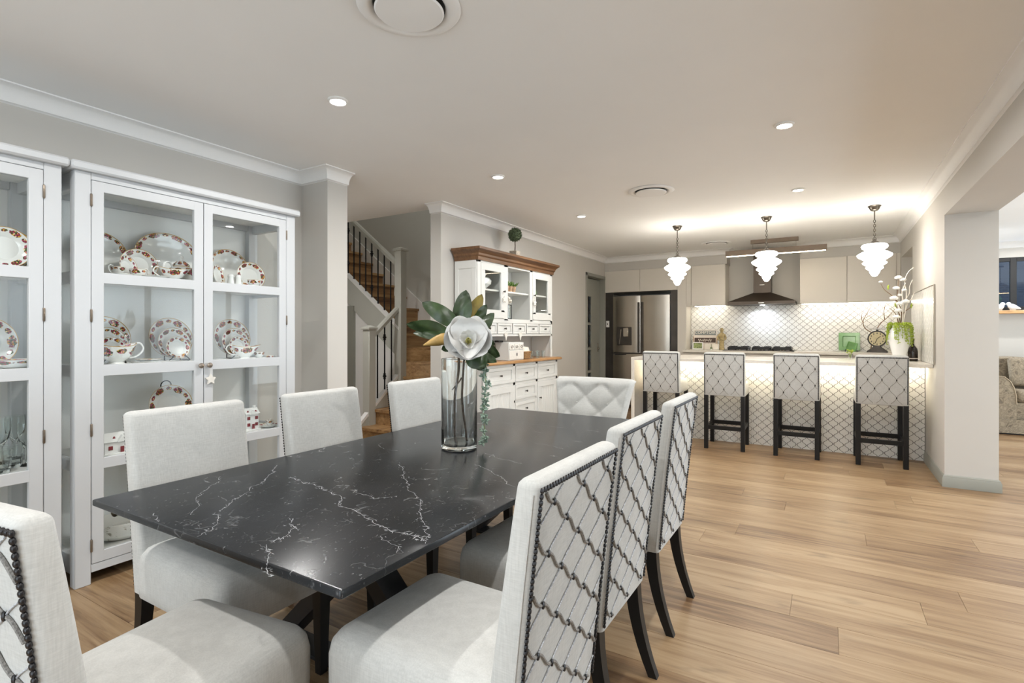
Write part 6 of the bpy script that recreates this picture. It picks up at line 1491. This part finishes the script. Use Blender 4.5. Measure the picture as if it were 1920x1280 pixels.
def chain_link(m, z, rot, s=1.0):
    pts = [(0.010*s*math.cos(a)*(1 if not rot else 0), 0.010*s*math.cos(a)*(0 if not rot else 1), z+0.016*s*math.sin(a)) for a in [k*2*PI/10 for k in range(11)]]; m.tube(pts, 0.0034, 6, False)
for i, x in enumerate((-1.65, -0.622, 0.425)):
    t = thing('pendant_light', pl[i], 'pendant lamp', (x, 6.83, 2.70), 0, 'opal pendants over the island')
    MB().lathe([(0.001, 0.0), (0.058, 0.0), (0.062, -0.006), (0.052, -0.014), (0.046, -0.032), (0.034, -0.05), (0.02, -0.056), (0.001, -0.058)], 28).build('ceiling_rose', M['lampmetal'], t)
    m = MB(); m.tube([(0, 0, -0.055), (0, 0, -0.15)], 0.006, 6); z = -0.165; k = 0
    while z > -0.345: chain_link(m, z, k % 2); z -= 0.024; k += 1
    chain_link(m, -0.36, 0, 1.5); m.build('chain', M['lampmetal'], t)
    MB().lathe([(0.006, -0.355), (0.02, -0.375), (0.05, -0.395), (0.056, -0.405), (0.05, -0.408), (0.001, -0.40)], 24).build('gallery', M['lampmetal'], t)
    MB().lathe([(r, z-0.405) for r, z in SHD], 32).build('shade', M['opal'], t, ang=180)
t = thing('bar_pendant', 'long bronze linear pendant over the kitchen aisle', 'pendant lamp', (-0.67, 8.45, 2.70))
MB().cbox(-0.31, 0.31, -0.03, 0.03, -0.055, 0.0, 0.002).build('ceiling_plate', M['bronze'], t)
for s in (-1, 1): MB().tube([(s*0.28, 0, -0.05), (s*0.28, 0, -0.15)], 0.0018, 5).build('suspension_wire', M['silver'], t)
MB().cbox(-0.655, 0.655, -0.03, 0.03, -0.215, -0.135, 0.002).build('bar', M['bronze'], t); MB().box(-0.64, 0.64, -0.022, 0.022, -0.219, -0.215).build('led_diffuser', M['ledbar'], t, smooth=False)

# ------------------------------------------------------------------ living room
so = thing('sofa', 'tan floral roll-arm sofa with valance skirt in the living room', 'sofa', (1.88, 9.30, 0))
def soft(name, x0, x1, y0, y1, z0, z1, r, par, mat='damask', crown=0.0):
    rings = []; n = 5
    for i in range(n+1):
        a = R(90*i/n); e = r*(1-math.sin(a)); rings.append((z0+r*(1-math.cos(a)), e))
    for i in range(n+1):
        a = R(90*i/n); e = r*(1-math.cos(a)); rings.append((z1-r*(1-math.sin(a)), e))
    cx_, cy_ = (x0+x1)/2, (y0+y1)/2
    m = MB(); m.loft([[(cx_+x, cy_+y, z) for x, y in rrect((x1-x0)/2-e, (y1-y0)/2-e, max(0.006, r-e*0.9), 3)] for z, e in rings]); return m.build(name, M[mat], par, ang=60)
soft('base', 0.02, 2.0, 0.06, 0.85, 0.18, 0.42, 0.03, so)
for x0 in (0.0, 1.8):
    poly = [(0.01, 0.18), (0.01, 0.56)]+[(0.01+0.0+0.30*(1-math.cos(R(a)))*0.0+ (0.12-0.12*math.cos(R(a))), 0.56+0.20*math.sin(R(a))) for a in range(15, 91, 15)]+[(0.55, 0.78), (0.85, 0.80), (0.85, 0.18)]
    # arm front outline in the XZ plane: a scroll that falls to the right
    fx = [(0.0, 0.18), (0.0, 0.70), (0.02, 0.745), (0.06, 0.765), (0.12, 0.755), (0.175, 0.70), (0.21, 0.62), (0.23, 0.52), (0.235, 0.40), (0.235, 0.18)]
    if x0 > 0: fx = [(0.235-a, b) for a, b in reversed(fx)]
    m = MB(); m.loft([[(x0+a, y, b) for a, b in fx] for y in (0.01, 0.03, 0.80)]); m.build('arm', M['damask'], so, ang=45)
    m = MB(); m.tube([(x0+a, 0.008, b) for a, b in fx[1:-1]], 0.007, 6); m.build('arm_piping', M['pillow'], so)
soft('seat_cushion', 0.24, 1.02, 0.04, 0.62, 0.42, 0.58, 0.05, so); soft('seat_cushion', 1.03, 1.80, 0.04, 0.62, 0.42, 0.58, 0.05, so)
m = MB(); bp = [(0.02, 0.3), (0.02, 0.88), (0.06, 0.99), (0.30, 1.005), (0.8, 0.98), (1.0, 0.96), (1.2, 0.98), (1.7, 1.005), (1.94, 0.99), (1.98, 0.88), (1.98, 0.3)]
m.loft([[(a, y, b-(0.02 if e else 0)) for a, b in bp] for y, e in ((0.62, 1), (0.66, 0), (0.84, 0), (0.86, 1))]); m.build('backrest', M['damask'], so, ang=50)
m = MB(); sk = [(-0.004, 0.0), (0.05, -0.006), (0.25, 0.004), (0.6, -0.004), (1.0, 0.004), (1.5, -0.004), (2.03, 0.0)]
m.loft([[(x, y-0.01, z) for x, y in sk]+[(x, y+0.006, z) for x, y in reversed(sk)] for z in (0.02, 0.20)]); m.build('skirt', M['damask'], so, ang=50)
m = MB(); m.loft([[(-0.012, y, z) for y in (0.0, 0.4, 0.86)]+[(0.004, y, z) for y in (0.86, 0.4, 0.0)] for z in (0.02, 0.20)]); m.build('skirt', M['damask'], so, ang=50)
MB().box(0.02, 2.0, 0.04, 0.84, 0.0, 0.18).build('plinth', M['black'], so, smooth=False)
cu = MB(); rings = []
for i in range(9):
    a = -1+2*i/8; e = 1-abs(a)**2.2
    rings.append([(x*(0.72+0.28*e**0.5), a*0.07, z*(0.72+0.28*e**0.5)) for x, z in rrect(0.22, 0.2, 0.03, 3)])
cu.loft(rings); cu.xf(Matrix.Rotation(R(-22), 4, 'X'))
tag(cu.build('sofa_cushion', M['damask'], None, (2.36, 9.78, 0.80), ang=70), 'square floral scatter cushion on the sofa', 'cushion')
for q, (x, rz) in enumerate(((2.19, 0.3), (2.345, PI-0.3))):
    t = thing('bird_ornament', ('white ceramic bird on the ledge nearest the pillar', 'white ceramic bird with upturned tail on the ledge, nearer the window post')[q], 'ornament', (x, 10.50, 1.6725), rz, 'white ceramic birds'); t.scale = (1.15, 1.15, 1.15)
    MB().tube(smooth_pts([(0.05, 0, 0.05), (0.03, 0, 0.052), (0.0, 0, 0.042), (-0.035, 0, 0.032), (-0.075, 0, 0.018)], 4), [0.012, 0.022, 0.028, 0.031, 0.034, 0.037, 0.039, 0.040, 0.039, 0.037, 0.034, 0.029, 0.024, 0.019, 0.014, 0.010, 0.005], 14).build('body', M['chinawhite'], t)
    MB().ball((0.04, 0, 0.083), 0.026, 14, 10).build('head', M['chinawhite'], t); MB().tube([(0.06, 0, 0.083), (0.082, 0, 0.078)], [0.007, 0.001], 8).build('beak', M['chinawhite'], t)
    MB().cbox(-0.03, 0.03, -0.02, 0.02, 0, 0.012, 0.005).build('foot', M['chinawhite'], t)

# dome pendant further back in the living room (seen as a reflection in the dark window)
t = thing('dome_pendant', 'dark dome pendant in the living room, mirrored in the dark window', 'pendant lamp', (3.0, 7.0, 2.70))
MB().lathe([(0.001, 0), (0.05, 0), (0.05, -0.03), (0.001, -0.035)], 20).build('ceiling_rose', M['bronze'], t); MB().tube([(0, 0, -0.03), (0, 0, -0.36)], 0.004, 6).build('cord', M['black'], t)
MB().lathe([(0.02, -0.35), (0.06, -0.36), (0.15, -0.42), (0.215, -0.53), (0.22, -0.56), (0.214, -0.56), (0.145, -0.43), (0.05, -0.375), (0.001, -0.37)], 36).build('shade', M['bronze'], t); MB().lathe([(0.001, -0.555), (0.20, -0.555), (0.20, -0.55), (0.001, -0.55)], 32).build('diffuser', M['domelamp'], t)
